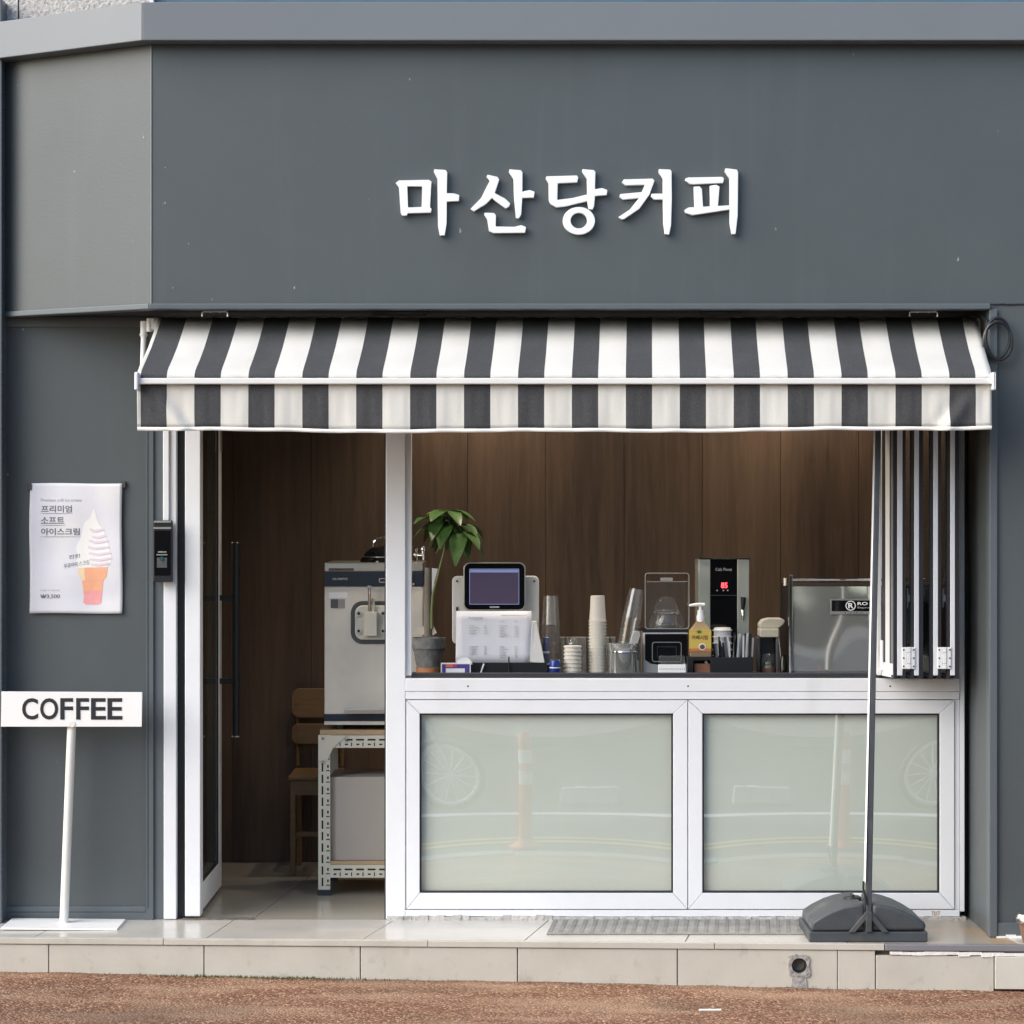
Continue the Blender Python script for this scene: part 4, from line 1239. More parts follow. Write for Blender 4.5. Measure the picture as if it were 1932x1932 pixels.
# ------------------------------------------------------------------ ribbed rubber mat
mt = thing("rubber_mat", (X(1280, -.2), -.18, 0), "worn grey ribbed rubber mat lying in front of the lower window", "mat")
m_mat = mat("worn_grey_rubber", (.27, .265, .25), .85, var=.2, scale=14, bump=.3, bscale=120)
add_layer(m_mat, (.42, .40, .36), 6, .48, .72, .6, seed=5)
m_mat2 = mat("darker_grey_rubber", (.225, .22, .208), .85, var=.2, scale=14, bump=.3, bscale=120)
mx0, mx1 = X(1031, -.33), X(1560, -.33)
def mat_q(u, v): return (mx0 + (mx1 - mx0) * u + .030 * v, -.335 + .30 * v)
q = [mat_q(0, 0), mat_q(1, 0), mat_q(1, 1), mat_q(0, 1)]
MB().hull8([(x_, y_, .0008) for x_, y_ in q], [(x_, y_, .007) for x_, y_ in q]).build("sheet", m_mat, mt, bevel=.002)
n = 27
for i in range(n):
    q = [mat_q((i + .05) / n, .015), mat_q((i + .5) / n, .015), mat_q((i + .5) / n, .985), mat_q((i + .05) / n, .985)]
    MB().hull8([(x_, y_, .006) for x_, y_ in q], [(x_, y_, .0082) for x_, y_ in q]).build("rib", m_mat2, mt, bevel=.001, seg=1)

# ------------------------------------------------------------------ pot at the right edge, moss, litter
px_ = X(1946, -.52); pz_ = 0.0
t = thing("flower_pot", (px_, -.50, pz_), "small tapered brown pot with a pale metallic rim by the right wall", "pot")
MB().lathe([(0, .001), (.026, .001), (.043, .075), (.040, .075), (.0, .06)], (px_, -.50, pz_), 24).build("body", mat("brown_glaze", (.2, .12, .085), .35, var=.2), t, True)
MB().lathe([(.041, .070), (.050, .074), (.052, .090), (.044, .104), (.03, .108), (0, .1)], (px_, -.50, pz_), 24).build("rim", m_steel, t, True)

m_moss = mat("moss_green", (.085, .11, .025), .95, var=.4, scale=40)
rnd = random.Random(21); b = MB()
for i in range(900):
    u = abs(rnd.gauss(0, 1)); xx = X(470, -.45) + rnd.gauss(0, .28)
    if rnd.random() < .25: xx = X(rnd.uniform(0, 1900), -.45)
    yy = yf(xx) - .002 - abs(rnd.gauss(0, .016)); zz = gz(xx, yy) - .001
    s = rnd.uniform(.003, .008); k = len(b.v)
    a = rnd.uniform(0, 6.28)
    b.v += [(xx - s * .3 * math.cos(a), yy - s * .3 * math.sin(a), zz), (xx + s * .3 * math.cos(a), yy + s * .3 * math.sin(a), zz), (xx + rnd.gauss(0, .003), yy + rnd.gauss(0, .003), zz + s * 1.3)]
    b.face([k, k + 1, k + 2])
tag(b.build("moss", m_moss), "thin green moss along the foot of the step", "moss", kind="stuff")
rnd = random.Random(5); b = MB()
for i in range(2600):
    xx = rnd.uniform(-1.9, 1.9); yy = yf(xx) - rnd.random() ** .8 * .75
    s = rnd.uniform(.0012, .0034); zz = gz(xx, yy) + .002
    k = len(b.v)
    for q in range(4):
        b.v.append((xx + rnd.uniform(-s, s), yy + rnd.uniform(-s, s), zz + rnd.uniform(0, s)))
    b.v.append((xx, yy, zz + s * 1.1))
    mi = rnd.choice((0, 0, 0, 1, 1, 2))
    for q in range(4): b.face([k + q, k + (q + 1) % 4, k + 4], mi)
tag(b.build("loose_grit", [mat("grit_brown", (.2, .11, .065), .9), mat("grit_dark", (.09, .055, .038), .9), mat("grit_pale", (.5, .43, .34), .9)]), "loose grit scattered over the red-brown sidewalk", "grit", kind="stuff")
xx, yy = X(1318, -.9), -.92
tag(MB().cyl((xx, yy, gz(xx, yy) + .009), (xx + .075, yy + .002, gz(xx, yy) + .009), .0035, n=8).build("drinking_straw", m_letter, None, True), "short white straw lying on the sidewalk", "straw")

# ------------------------------------------------------------------ inside: counter and what stands on it
CT = .893
ct = thing("serving_counter", (.25, .35, 0), "dark counter behind the window sill carrying cups and machines", "counter")
MB().box(X(735, .1), 1.95, .075, .66, CT - .03, CT).build("countertop", mat("dark_counter_laminate", (.045, .04, .036), .4, var=.1), ct, bevel=.003)
MB().box(X(740, .1), 1.95, .12, .62, .0, CT - .03).build("cabinet", mat("counter_cabinet", (.3, .29, .27), .6), ct)

def cup_stack(name, px, pw_top, py_top, pw, py_rim, d, n_rim, m, lab, cat_, tilt=0.0, bottom=CT, grp=None):
    """upside-down nested cups: narrow foot on top, then one rolled rim after another"""
    x = X(px, d); zt_, zr = Z(py_top, d), Z(py_rim, d)
    t = thing(name, (x, d, bottom), lab, cat_, grp)
    r0, r1 = L(pw_top, d) / 2, L(pw, d) / 2
    if tilt:
        t.rotation_euler = (0, tilt, 0)
    step_ = (zr - bottom) / n_rim
    for k in range(n_rim):
        z0 = zr - bottom - k * step_
        foot = (zt_ - bottom) if k == 0 else z0 + step_ * .96
        prof = [(0, foot - .001), (r0, foot), (r1 * .90, z0 + .0036), (r1, z0 + .0036), (r1, z0), (r1 * .90, z0 - .0002)] if k == 0 else \
               [(r1 * .89, foot), (r1 * .88, z0 + .0036), (r1, z0 + .0036), (r1, z0), (r1 * .88, z0 - .0002)]
        MB().lathe([(a, z) for a, z in prof], (x, d, bottom), 20).build("cup", m, t, True)
    return t
m_clear = MATS["clear_plastic"]
cup_stack("plastic_cup_stack", 1039.5, 27, 1124, 38, 1180, .30, 7, m_clear, "upright stack of clear plastic cups next to the white paper bag", "cups")
cup_stack("paper_cup_stack", 1127.5, 26, 1124, 34.5, 1172.5, .24, 17, m_cupw, "tall stack of upside-down cream paper cups", "cups")
cup_stack("paper_cup_stack", 1080.5, 31, 1218, 34.5, 1221, .20, 8, m_cupw, "short stack of cream paper cups in front of the lid rack", "cups")
cup_stack("plastic_cup_stack", 1174, 27, 1109, 40, 1165, .25, 9, m_clear, "leaning stack of clear plastic cups rising out of the steel canister", "cups", tilt=.17, bottom=CT + .02)
cup_stack("paper_cup_stack", 1363, 30, 1184, 37, 1190, .36, 7, m_letter, "stack of white paper cups behind the stick packets", "cups")

# lid rack
t = thing("lid_rack", (X(1108, .38), .38, CT), "low clear and black lid rack behind the paper cups", "rack")
m_smoke = glass("smoked_acrylic", (.78, .74, .66), .06, .05, .22)
for k, (a, c) in enumerate(((1056, 1075), (1075, 1107), (1107, 1137), (1137, 1163))):
    MB().box(X(a + 1, .38), X(c - 1, .38), .375, .45, CT + .001, Z(1203, .38)).build("compartment", m_smoke, t)
for a in (1056, 1067, 1107, 1119, 1150, 1162):
    MB().box(X(a - .7, .37), X(a + .7, .37), .365, .374, CT + .001, Z(1200, .37)).build("divider", m_black, t)
MB().lathe([(L(13, .2), 0), (L(12, .2), .012), (L(7, .2), .022), (0, .024)], (X(1081, .30), .30, Z(1215, .30)), 20).build("dome_lid", m_clear, t, True)

# steel canister and scoop
t = thing("steel_canister", (X(1177, .22), .22, CT), "polished steel canister holding a scoop and leaning cups", "canister")
r = L(30.5, .22)
MB().lathe([(0, .001), (r * .97, .001), (r * .97, .10), (r, .104), (r, Z(1213, .22) - CT), (r * .96, Z(1213, .22) - CT), (r * .94, .01)], (X(1177, .22), .22, CT), 32).build("can", m_mirror, t, True)
MB().lathe([(r * 1.005, .100), (r * 1.03, .103), (r * 1.005, .107)], (X(1177, .22), .22, CT), 32).build("bead", m_chrome, t, True)
t = thing("scoop", (X(1195, .2), .2, CT + .05), "pale plastic scoop handle sticking out of the steel canister", "scoop")
q = [(1184, 1225), (1193, 1195), (1199, 1189.5), (1207, 1192), (1208, 1198), (1200, 1225)]
MB().poly([(X(a, .19), Z(c, .19)) for a, c in q], .185, .20).build("handle", MATS["frosty_plastic"], t, bevel=.002)

# blue cans
for px, p0, p1, w_, d, lab in ((1047, 1246, 1273, 21, .16, "short blue drink can beside the black tray"), (1030, 1203, 1273, 13, .33, "slim tall blue can behind the paper bag")):
    x = X(px, d); r = L(w_, d) / 2; h = Z(p0, d) - CT
    t = thing("drink_can", (x, d, CT), lab, "can")
    MB().lathe([(0, .001), (r * .85, .001), (r, .008), (r, h - .008), (r * .88, h)], (x, d, CT), 24).build("can_body", m_blue, t, True)
    MB().lathe([(r * .88, h), (r * .9, h + .002), (r * .8, h - .002), (0, h - .002)], (x, d, CT), 24).build("can_top", m_chrome, t, True)
    for z in (.3, .6):
        MB().lathe([(r * 1.004, h * z), (r * 1.004, h * z + h * .05)], (x, d, CT), 24).build("printed_band", m_letter, t, True)

# pot plant
pd = .42
px0 = X(809, pd)
pl = thing("potted_plant", (px0, pd, CT), "money tree in a grey cement pot at the window's left end", "plant")
r = L(32, pd); zr = Z(1203, pd) - CT; zb_ = Z(1258, pd) - CT
MB().lathe([(0, zb_), (r * .72, zb_), (r * .9, zr * .62), (r * .96, zr * .7), (r, zr * .72), (r * 1.01, zr), (r * .92, zr), (r * .85, zr - .02), (0, zr - .02)], (px0, pd, CT), 28).build("pot", m_stone, pl, True)
MB().lathe([(0, .001), (r * .72, .001), (r * .78, zb_ - .001), (r * .6, zb_ - .001), (0, zb_ - .002)], (px0, pd, CT), 24).build("saucer", m_orange, pl, True)
MB().lathe([(0, zr - .012), (r * .86, zr - .014)], (px0, pd, CT), 20).build("soil", mat("soil", (.04, .03, .02), .95), pl)
MB().tube([(X(808, pd), pd, Z(1200, pd)), (X(807.5, pd), pd, Z(1130, pd)), (X(808, pd), pd, Z(1071, pd))], [.0165, .0155, .0145], 12).build("trunk", mat("cut_trunk", (.2, .18, .15), .7, var=.3, scale=20, stretch=(1, 1, .2)), pl, True)
stem = [(815, 1186), (815, 1150), (817, 1121), (829, 1075), (838, 1040), (844, 1005), (848, 980)]
MB().tube([(X(a, pd), pd - .02, Z(c, pd)) for a, c in stem], [.0065, .006, .0055, .005, .0045, .004, .003], 8).build("stem", m_stem, pl, True)
def leaflet(base, tip_dir, droop, length, wd, m, nm="leaf"):
    b = MB(); nseg = 7
    d = Vector(tip_dir).normalized(); up = Vector((0, 0, 1)); side_ = d.cross(up)
    side_ = side_.normalized() if side_.length > 1e-3 else Vector((1, 0, 0))
    p = Vector(base); pts = []
    for i in range(nseg + 1):
        u = i / nseg
        pos_ = p + d * (length * u) - up * (droop * length * u * u)
        w2 = wd * math.sin(math.pi * min(1, (u * .93 + .04)) ** 1.15)
        b.v += [tuple(pos_ - side_ * w2 + up * w2 * .18), tuple(pos_ - up * w2 * .12), tuple(pos_ + side_ * w2 + up * w2 * .18)]
    for i in range(nseg):
        for s in (0, 1):
            q = i * 3 + s; b.face([q, q + 1, q + 4, q + 3])
    b.build(nm, m, pl, 'all')
rnd = random.Random(4)
top_ = Vector((X(848, pd), pd - .02, Z(978, pd)))
clusters = [((846, 964), 7, .11, .55), ((866, 990), 7, .115, .85), ((832, 985), 6, .11, .8), ((872, 1003), 6, .10, 1.15), ((818, 976), 5, .10, .5), ((848, 990), 6, .10, 1.3)]
for (cx_, cy_), n, ln_, dr_ in clusters:
    c = (X(cx_, pd), pd - .02 + rnd.uniform(-.05, .05), Z(cy_, pd))
    MB().tube([tuple(top_ - Vector((0, 0, .05))), ((top_.x + c[0]) / 2, (top_.y + c[1]) / 2, max(top_.z, c[2]) - .01), c], .002, 6).build("leaf_stalk", m_stem, pl, True)
    a0 = rnd.uniform(0, 6)
    for k in range(n):
        a = a0 + k * 2 * math.pi / n
        leaflet(c, (math.cos(a), math.sin(a) * .9, .15), dr_ * rnd.uniform(.8, 1.25), ln_ * rnd.uniform(.8, 1.15), .030 * rnd.uniform(.85, 1.2), m_leaf)
leaflet((X(842, pd), pd - .07, Z(962, pd)), (.5, -.35, -.25), .3, .062, .017, m_leaf2)
leaflet((X(838, pd), pd - .05, Z(968, pd)), (-.8, -.3, .25), .35, .075, .018, m_leaf2)
# papers behind the plant
t = thing("paper_sheet", (X(820, .5), .5, CT), "creased white paper sheet standing behind the potted plant", "paper")
MB().poly([(X(a, .52), Z(c, .52)) for a, c in ((806, 1071), (826, 1073), (819, 1100), (813, 1190), (806, 1190))], .52, .523).build("sheet", m_paper, t)
MB().poly([(X(a, .53), Z(c, .53)) for a, c in ((817, 1178), (824, 1194), (817, 1198), (778, 1196), (790, 1184))], .53, .533).build("lower_sheet", m_cupw, t)

# order terminal
td = .30
pos_t = thing("order_terminal", (X(935, td), td, CT), "white order terminal with a black tablet screen above a menu sheet", "terminal")
o_ = prect(853, 1017, 1086.5, 1215, td + .05, 10)
MB().poly(o_, td + .04, td + .06).build("back_plate", mat("white_terminal_plastic", (.66, .655, .62), .4), pos_t, bevel=.004)
MB().box(X(885, td), X(985, td), td + .0, td + .14, CT + .001, CT + .03).build("foot", m_black, pos_t, bevel=.004)
MB().box(X(910, td), X(960, td), td + .061, td + .10, CT + .03, Z(1120, td)).build("column", m_black, pos_t)
MB().poly(prect(874.5, 991.5, 1061, 1152, td, 12), td - .004, td + .022).build("tablet_rim", m_steel, pos_t, bevel=.002)
MB().poly(prect(876.5, 989.5, 1063, 1150, td - .005, 11), td - .0065, td - .0042).build("tablet_face", m_blackg, pos_t)
m_scr = emit("tablet_display", (.34, .27, .46), .045)
m_scr.node_tree.nodes["Principled BSDF"].inputs["Roughness"].default_value = .08
MB().poly(prect(886, 979, 1074, 1140, td - .007), td - .0075, td - .0066).build("display", m_scr, pos_t)
MB().poly(prect(887, 978, 1075, 1080, td - .008), td - .0082, td - .0076).build("display_bar", emit("display_bar", (.25, .32, .62), .35), pos_t)
for q in (prect(886, 979, 1073.2, 1074, td - .008), prect(886, 979, 1139.6, 1140.4, td - .008), prect(885.6, 886.4, 1074, 1140, td - .008), prect(978.6, 979.4, 1074, 1140, td - .008)):
    MB().poly(q, td - .0082, td - .0076).build("display_edge", emit("display_line", (.4, .45, .8), .35) if "display_line" not in MATS else MATS["display_line"], pos_t)
MB().box(X(924, td), X(942, td), td - .0072, td - .0066, Z(1146.5, td), Z(1144, td)).build("maker_mark", m_ink3, pos_t)
for px in (862, 1008):
    MB().cyl((X(px, td), td + .037, Z(1097, td)), (X(px, td), td + .041, Z(1097, td)), .0045, n=12).build("screw", m_dgrey, pos_t)
MB().box(X(860, td), X(864, td), td + .037, td + .041, Z(1153, td), Z(1146, td)).build("port", m_black, pos_t)

# menu sheet in front of it
md = .24
t = thing("menu_sheet", (X(932, md), md, CT), "white printed menu sheet propped below the tablet", "menu")
MB().grid(10, 6, lambda u, v: (X(861 - 1.5 * (1 - v), md) + (X(1003, md) - X(861, md)) * u, md - .004 * math.sin(math.pi * u) + .01 * v, Z(1250, md) + (Z(1153, md) - Z(1250, md)) * v)).build("sheet", m_paper, t, 'all', solid=.001)
rnd = random.Random(8)
def line_(a, c, y, m=m_ink3, h=1.0):
    MB().box(X(a, md), X(c, md), md - .0062, md - .0054, Z(y + h, md), Z(y, md)).build("printed_line", m, t)
text("printed_title", "마산당커피", X(884, md), X(910, md), Z(1168, md), Z(1163.5, md), md - .0052, m_ink2, t)
line_(945, 994, 1160, m_ink3, 1.2)
for bx_, y0, n in ((885, 1180, 6), (885, 1219, 6), (942, 1172, 1), (942, 1180, 8), (942, 1219, 8)):
    for k in range(n):
        w_ = rnd.uniform(8, 17)
        line_(bx_, bx_ + w_, y0 + k * 2.9, m_ink3, .9)
        line_(bx_ + 28, bx_ + 33, y0 + k * 2.9, m_ink3, .9)

# paper bag, tray, card, pen
bd = .23
t = thing("paper_bag", (X(1014, bd), bd, CT + .04), "crumpled white paper bag beside the menu sheet", "bag")
MB().hull8([(X(1000, bd), bd, Z(1250, bd)), (X(1028, bd), bd - .01, Z(1251, bd)), (X(1027, bd + .05), bd + .05, Z(1250, bd)), (X(1003, bd + .05), bd + .05, Z(1250, bd))],
           [(X(1003, bd), bd + .015, Z(1173, bd)), (X(1012, bd), bd + .018, Z(1171, bd)), (X(1012.5, bd), bd + .026, Z(1171, bd)), (X(1003, bd), bd + .026, Z(1172, bd))]).build("bag_body", mat("white_bag_paper", (.6, .6, .585), .8, var=.06, scale=30, bump=.6, bscale=14), t, bevel=.006)
td2 = .19
t = thing("black_tray", (X(955, td2), td2, CT), "low black tray under the menu sheet", "tray")
MB().box(X(879, td2), X(1030, td2), td2, td2 + .13, CT + .001, CT + .008).build("tray_bottom", m_black, t)
MB().box(X(879, td2), X(1030, td2), td2 - .004, td2 - .0002, CT + .001, Z(1250, td2)).build("tray_wall", m_black, t, bevel=.001)
MB().box(X(879, td2), X(1030, td2), td2 + .130, td2 + .134, CT + .001, Z(1250, td2)).build("tray_wall", m_black, t, bevel=.001)
MB().box(X(879, td2) - .004, X(879, td2) - .0002, td2 - .004, td2 + .134, CT + .001, Z(1250, td2)).build("tray_wall", m_black, t, bevel=.001)
MB().box(X(1030, td2) + .0002, X(1030, td2) + .004, td2 - .004, td2 + .134, CT + .001, Z(1250, td2)).build("tray_wall", m_black, t, bevel=.001)
tag(MB().cyl((X(960.5, .178), .178, CT + .004), (X(960, .178), .178, Z(1239, .178)), .0028, n=10).build("stylus", m_black, None, True), "thin black stylus standing upright before the menu sheet", "stylus")
tag(MB().cyl((X(904, .17), .17, CT + .004), (X(913, .175), .175, Z(1252, .175)), .0032, n=10).build("white_pen", m_letter, None, True), "white pen leaning against the black tray", "pen")
cd = .13
t = thing("payment_card_stand", (X(862, cd), cd, CT), "small purple and orange payment card with a white round top", "card")
MB().poly(prect(831.5, 888, 1250.5, 1276, cd), cd, cd + .004).build("card", m_letter, t)
MB().poly(prect(834, 886, 1253, 1275, cd), cd - .0008, cd - .0002).build("purple_print", mat("purple_print", (.07, .05, .25), .5), t)
MB().poly(prect(841, 854, 1253, 1259, cd), cd - .0016, cd - .001).build("orange_print", mat("orange_print", (.75, .16, .06), .5), t)
MB().poly(prect(854, 862, 1253, 1259, cd), cd - .0016, cd - .001).build("magenta_print", mat("magenta_print", (.5, .03, .2), .5), t)
MB().poly(prect(841, 877, 1261, 1275, cd), cd - .0016, cd - .001).build("white_print", m_letter, t)
MB().poly([(X(876, cd) + L(15, cd) * math.cos(q), Z(1254, cd) + L(14, cd) * math.sin(q)) for q in [math.pi * k / 16 for k in range(17)]], cd + .005, cd + .008).build("round_top", m_letter, t)

# blender
ed = .24
bl = thing("blender", (X(1256, ed), ed, CT), "countertop blender under a clear sound cover with black front panel", "blender")
MB().poly(prect(1213, 1299, 1193, 1273, ed, 3), ed, ed + .17).build("base", mat("silver_plastic", (.5, .5, .5), .35, .3), bl, bevel=.006)
q = [(1217, 1196), (1298, 1196), (1298, 1248), (1285, 1255), (1250, 1255), (1228, 1252), (1217, 1245)]
MB().poly([(X(a, ed), Z(c, ed)) for a, c in q], ed - .003, ed - .0003).build("front_panel", m_blackg, bl)
MB().ring(prect(1230, 1286, 1211, 1249, ed - .003, 5), prect(1231.5, 1284.5, 1212.5, 1247.5, ed - .003, 4), ed - .0045, ed - .0032).build("panel_outline", m_steel, bl)
MB().ring(prect(1240, 1276, 1220, 1240, ed - .003), prect(1240.6, 1275.4, 1220.6, 1239.4, ed - .003), ed - .0045, ed - .0032).build("panel_outline", m_dgrey, bl)
MB().poly(prect(1213, 1299, 1187, 1192.5, ed), ed + .002, ed + .168).build("gasket", m_black, bl)
MB().ring(prect(1216.5, 1300.5, 1080.5, 1186.8, ed, 6), prect(1218, 1299, 1082, 1185.5, ed, 5), ed - .003, ed - .0005).build("cover_edge_highlight", MATS["frosty_plastic"], bl)  # whitish strips paint edge highlights onto the clear cover
MB().box(X(1220, ed), X(1297, ed), ed - .003, ed - .0005, Z(1098, ed), Z(1096.8, ed)).build("cover_edge_highlight", MATS["frosty_plastic"], bl)
m_cover = glass("cover_plastic", (.97, .975, .97), .05, .03, .015)
MB().ring(prect(1217, 1300, 1081, 1186.5, ed, 6), prect(1219.5, 1297.5, 1083.5, 1186.4, ed, 5), ed + .004, ed + .164).build("sound_cover", m_cover, bl)
MB().poly(prect(1219, 1298, 1096, 1186.5, ed, 3), ed + .0, ed + .003).build("cover_door", m_cover, bl, bevel=.001)
MB().poly(prect(1246, 1269, 1090, 1096, ed), ed - .008, ed - .001).build("cover_handle", MATS["frosty_plastic"], bl, bevel=.001)
MB().lathe([(L(33, ed), 0), (L(34, ed), .02), (L(26, ed), .055), (L(24, ed), .07), (L(19, ed), .10), (L(12, ed), .118), (0, .122)], (X(1257, ed + .08), ed + .085, Z(1186, ed)), 24).build("jar", m_clear, bl, True)
MB().lathe([(L(25, ed), .052), (L(26.5, ed), .056), (L(26.5, ed), .062), (L(24, ed), .066)], (X(1257, ed + .08), ed + .085, Z(1186, ed)), 24).build("jar_band", m_chrome, bl, True)
MB().lathe([(0, .001), (L(20, ed), .001), (L(18, ed), .012), (0, .014)], (X(1257, ed + .08), ed + .085, Z(1186, ed)), 20).build("jar_foot", m_dgrey, bl, True)

# small white basket
wd_ = .12
t = thing("plastic_basket", (X(1268, wd_), wd_, CT), "small white perforated basket below the blender panel", "basket")
x0, x1 = X(1243, wd_), X(1293.5, wd_)
zt_ = Z(1254, wd_)
for k in range(3):
    z0 = CT + .001 + (zt_ - CT) * k / 3
    MB().box(x0, x1, wd_, wd_ + .003, z0 + .003, z0 + (zt_ - CT) / 3).build("basket_rail", m_letter, t)
for k in range(14):
    xx = x0 + (x1 - x0) * k / 13
    MB().box(xx - .0022, xx + .0022, wd_ + .0031, wd_ + .006, CT + .001, zt_).build("basket_rib", m_letter, t)
MB().box(x0, x1, wd_ + .0061, wd_ + .009, CT + .001, zt_ - .002).build("basket_lining", m_dgrey, t)
MB().poly(prect(1243, 1292, 1237, 1253, wd_ + .07, 4), wd_ + .06, wd_ + .075).build("clear_insert", m_clear, t, bevel=.002)

# condiment caddy, syrup, sticks
kd = .15
t = thing("condiment_caddy", (X(1358, kd), kd, CT), "long black condiment caddy with a brown box in its left bay", "caddy")
zk = Z(1240, kd)
MB().box(X(1341, kd), X(1421.5, kd), kd, kd + .004, CT + .001, zk).build("caddy_front", m_black, t, bevel=.001)
MB().box(X(1297, kd), X(1308, kd), kd, kd + .004, CT + .001, zk).build("caddy_front", m_black, t, bevel=.001)
MB().box(X(1308, kd), X(1341, kd), kd, kd + .004, Z(1246, kd), zk).build("caddy_front", m_black, t)
MB().box(X(1297, kd), X(1421.5, kd), kd + .11, kd + .114, CT + .001, zk).build("caddy_back", m_black, t)
for px in (1297, 1341, 1420):
    MB().box(X(px, kd), X(px + 1.5, kd), kd + .0042, kd + .1098, CT + .001, zk).build("caddy_divider", m_black, t)
MB().box(X(1298, kd), X(1420, kd), kd + .0042, kd + .1098, CT + .001, CT + .004).build("caddy_bottom", m_black, t)
MB().box(X(1299, kd), X(1340, kd), kd + .0042, kd + .1, zk - .006, zk - .001).build("caddy_shelf", m_black, t)
t = thing("brown_napkin_box", (X(1324, kd), kd + .03, CT), "brown wooden napkin box inside the black caddy", "box")
MB().box(X(1310, kd + .02), X(1340, kd + .02), kd + .02, kd + .08, CT + .005, Z(1252, kd + .02)).build("box_body", m_brown, t, bevel=.002)
MB().box(X(1330, kd + .03), X(1335, kd + .03), kd + .03, kd + .05, Z(1252, kd + .02), Z(1247.5, kd + .02)).build("napkin", m_paper, t)
sd = .19
bz = zk - .001
t = thing("syrup_bottle", (X(1321, sd), sd, bz), "pump syrup bottle with yellow label and white pump", "bottle")
def brect(px0, px1, py, d0, d1): return [(X(px0, sd), d0, Z(py, sd)), (X(px1, sd), d0, Z(py, sd)), (X(px1, sd), d1, Z(py, sd)), (X(px0, sd), d1, Z(py, sd))]
m_syr = mat("brown_syrup_plastic", (.22, .16, .10), .2, var=.1)
lo = brect(1301, 1341, 1240, sd - .03, sd + .03); lo = [(x_, y_, bz + .0005) for x_, y_, z_ in lo]
MB().hull8(lo, brect(1300.5, 1341.5, 1189, sd - .03, sd + .03)).build("body", m_syr, t, bevel=.004)
MB().hull8(brect(1301.5, 1340.5, 1188.7, sd - .029, sd + .029), brect(1315, 1328, 1171, sd - .01, sd + .01)).build("shoulder", mat("amber_syrup_plastic", (.35, .26, .14), .2), t, bevel=.003)
MB().poly(prect(1300.2, 1341.8, 1188, 1229, sd - .031), sd - .0315, sd - .0302).build("label", m_yellow, t)
MB().poly(prect(1300.2, 1341.8, 1223.5, 1228.8, sd - .031), sd - .0322, sd - .0316).build("label_band", mat("label_orange_brown", (.5, .17, .05), .5), t)
text("label_text", "카페시럽", X(1305, sd - .03), X(1335, sd - .03), Z(1207, sd - .03), Z(1198.5, sd - .03), sd - .0316, mat("label_brown_ink", (.12, .05, .02), .5), t, .02)
MB().poly([(X(1325, sd - .03) + L(7, sd) * math.cos(q), Z(1220, sd - .03) + L(6.5, sd) * math.sin(q)) for q in [2 * math.pi * k / 18 for k in range(18)]], sd - .0334, sd - .0323).build("label_picture", mat("coconut_white", (.75, .72, .66), .5), t)
MB().poly([(X(1325, sd - .03) + L(4.8, sd) * math.cos(q), Z(1220.5, sd - .03) + L(4.6, sd) * math.sin(q)) for q in [2 * math.pi * k / 18 for k in range(18)]], sd - .0342, sd - .0335).build("label_picture", mat("coconut_brown", (.09, .06, .05), .6), t)
MB().poly([(X(1319, sd - .03) + L(4.5, sd) * math.cos(q), Z(1192, sd - .03) + L(3, sd) * math.sin(q)) for q in [2 * math.pi * k / 14 for k in range(14)]], sd - .0332, sd - .0316).build("label_badge", mat("badge_green", (.05, .16, .03), .5), t)
cxp = X(1321.5, sd)
MB().lathe([(L(7, sd), 0), (L(7.4, sd), .02), (L(6, sd), .03), (L(5.5, sd), .045), (0, .046)], (cxp, sd, Z(1173, sd)), 20).build("pump_cap", m_letter, t, True)
MB().cyl((cxp, sd, Z(1152, sd)), (cxp, sd, Z(1140, sd)), L(2.6, sd), n=12).build("pump_stem", m_letter, t, True)
MB().tube([(X(1329, sd), sd, Z(1141, sd)), (X(1315, sd), sd - .005, Z(1140.5, sd)), (X(1302, sd), sd - .01, Z(1142, sd)), (X(1300, sd), sd - .01, Z(1143, sd))], [.007, .0068, .005, .0035], 10).build("pump_nozzle", m_letter, t, True)
rnd = random.Random(12)
m_stick = [m_black, mat("stick_grey", (.14, .14, .16), .4), mat("stick_pale", (.55, .57, .6), .35)]
for k in range(26):
    left_ = k < 9
    p0 = 1352 + k * 2.6; lean = (-rnd.uniform(2, 9) if k < 12 else rnd.uniform(-1, 8))
    p1 = p0 + lean if k > 2 else p0 - 6
    yy = kd + .02 + rnd.uniform(0, .06)
    tip = 1202 + rnd.uniform(-8, 12) if k > 8 else 1200 + rnd.uniform(0, 22)
    if k > 11: tip = 1196 + rnd.uniform(-3, 8)
    a, c = (X(p0, yy), yy, CT + .006), (X(p1, yy), yy + rnd.uniform(-.008, .008), Z(tip, yy))
    h = .0032
    mi = rnd.choice((0, 1, 1)) if k < 10 else rnd.choice((0, 1, 2, 2))
    o = MB().hull8([(a[0] - h, a[1] - .001, a[2]), (a[0] + h, a[1] - .001, a[2]), (a[0] + h, a[1] + .001, a[2]), (a[0] - h, a[1] + .001, a[2])],
                   [(c[0] - h, c[1] - .001, c[2]), (c[0] + h, c[1] - .001, c[2]), (c[0] + h, c[1] + .001, c[2]), (c[0] - h, c[1] + .001, c[2])]).build("stick_packet", m_stick[mi])
    tag(o, ("black", "dark grey", "pale silver")[mi] + " slim stick packet standing in the right bay of the black caddy", "stick packet", "stick packets in the black caddy")

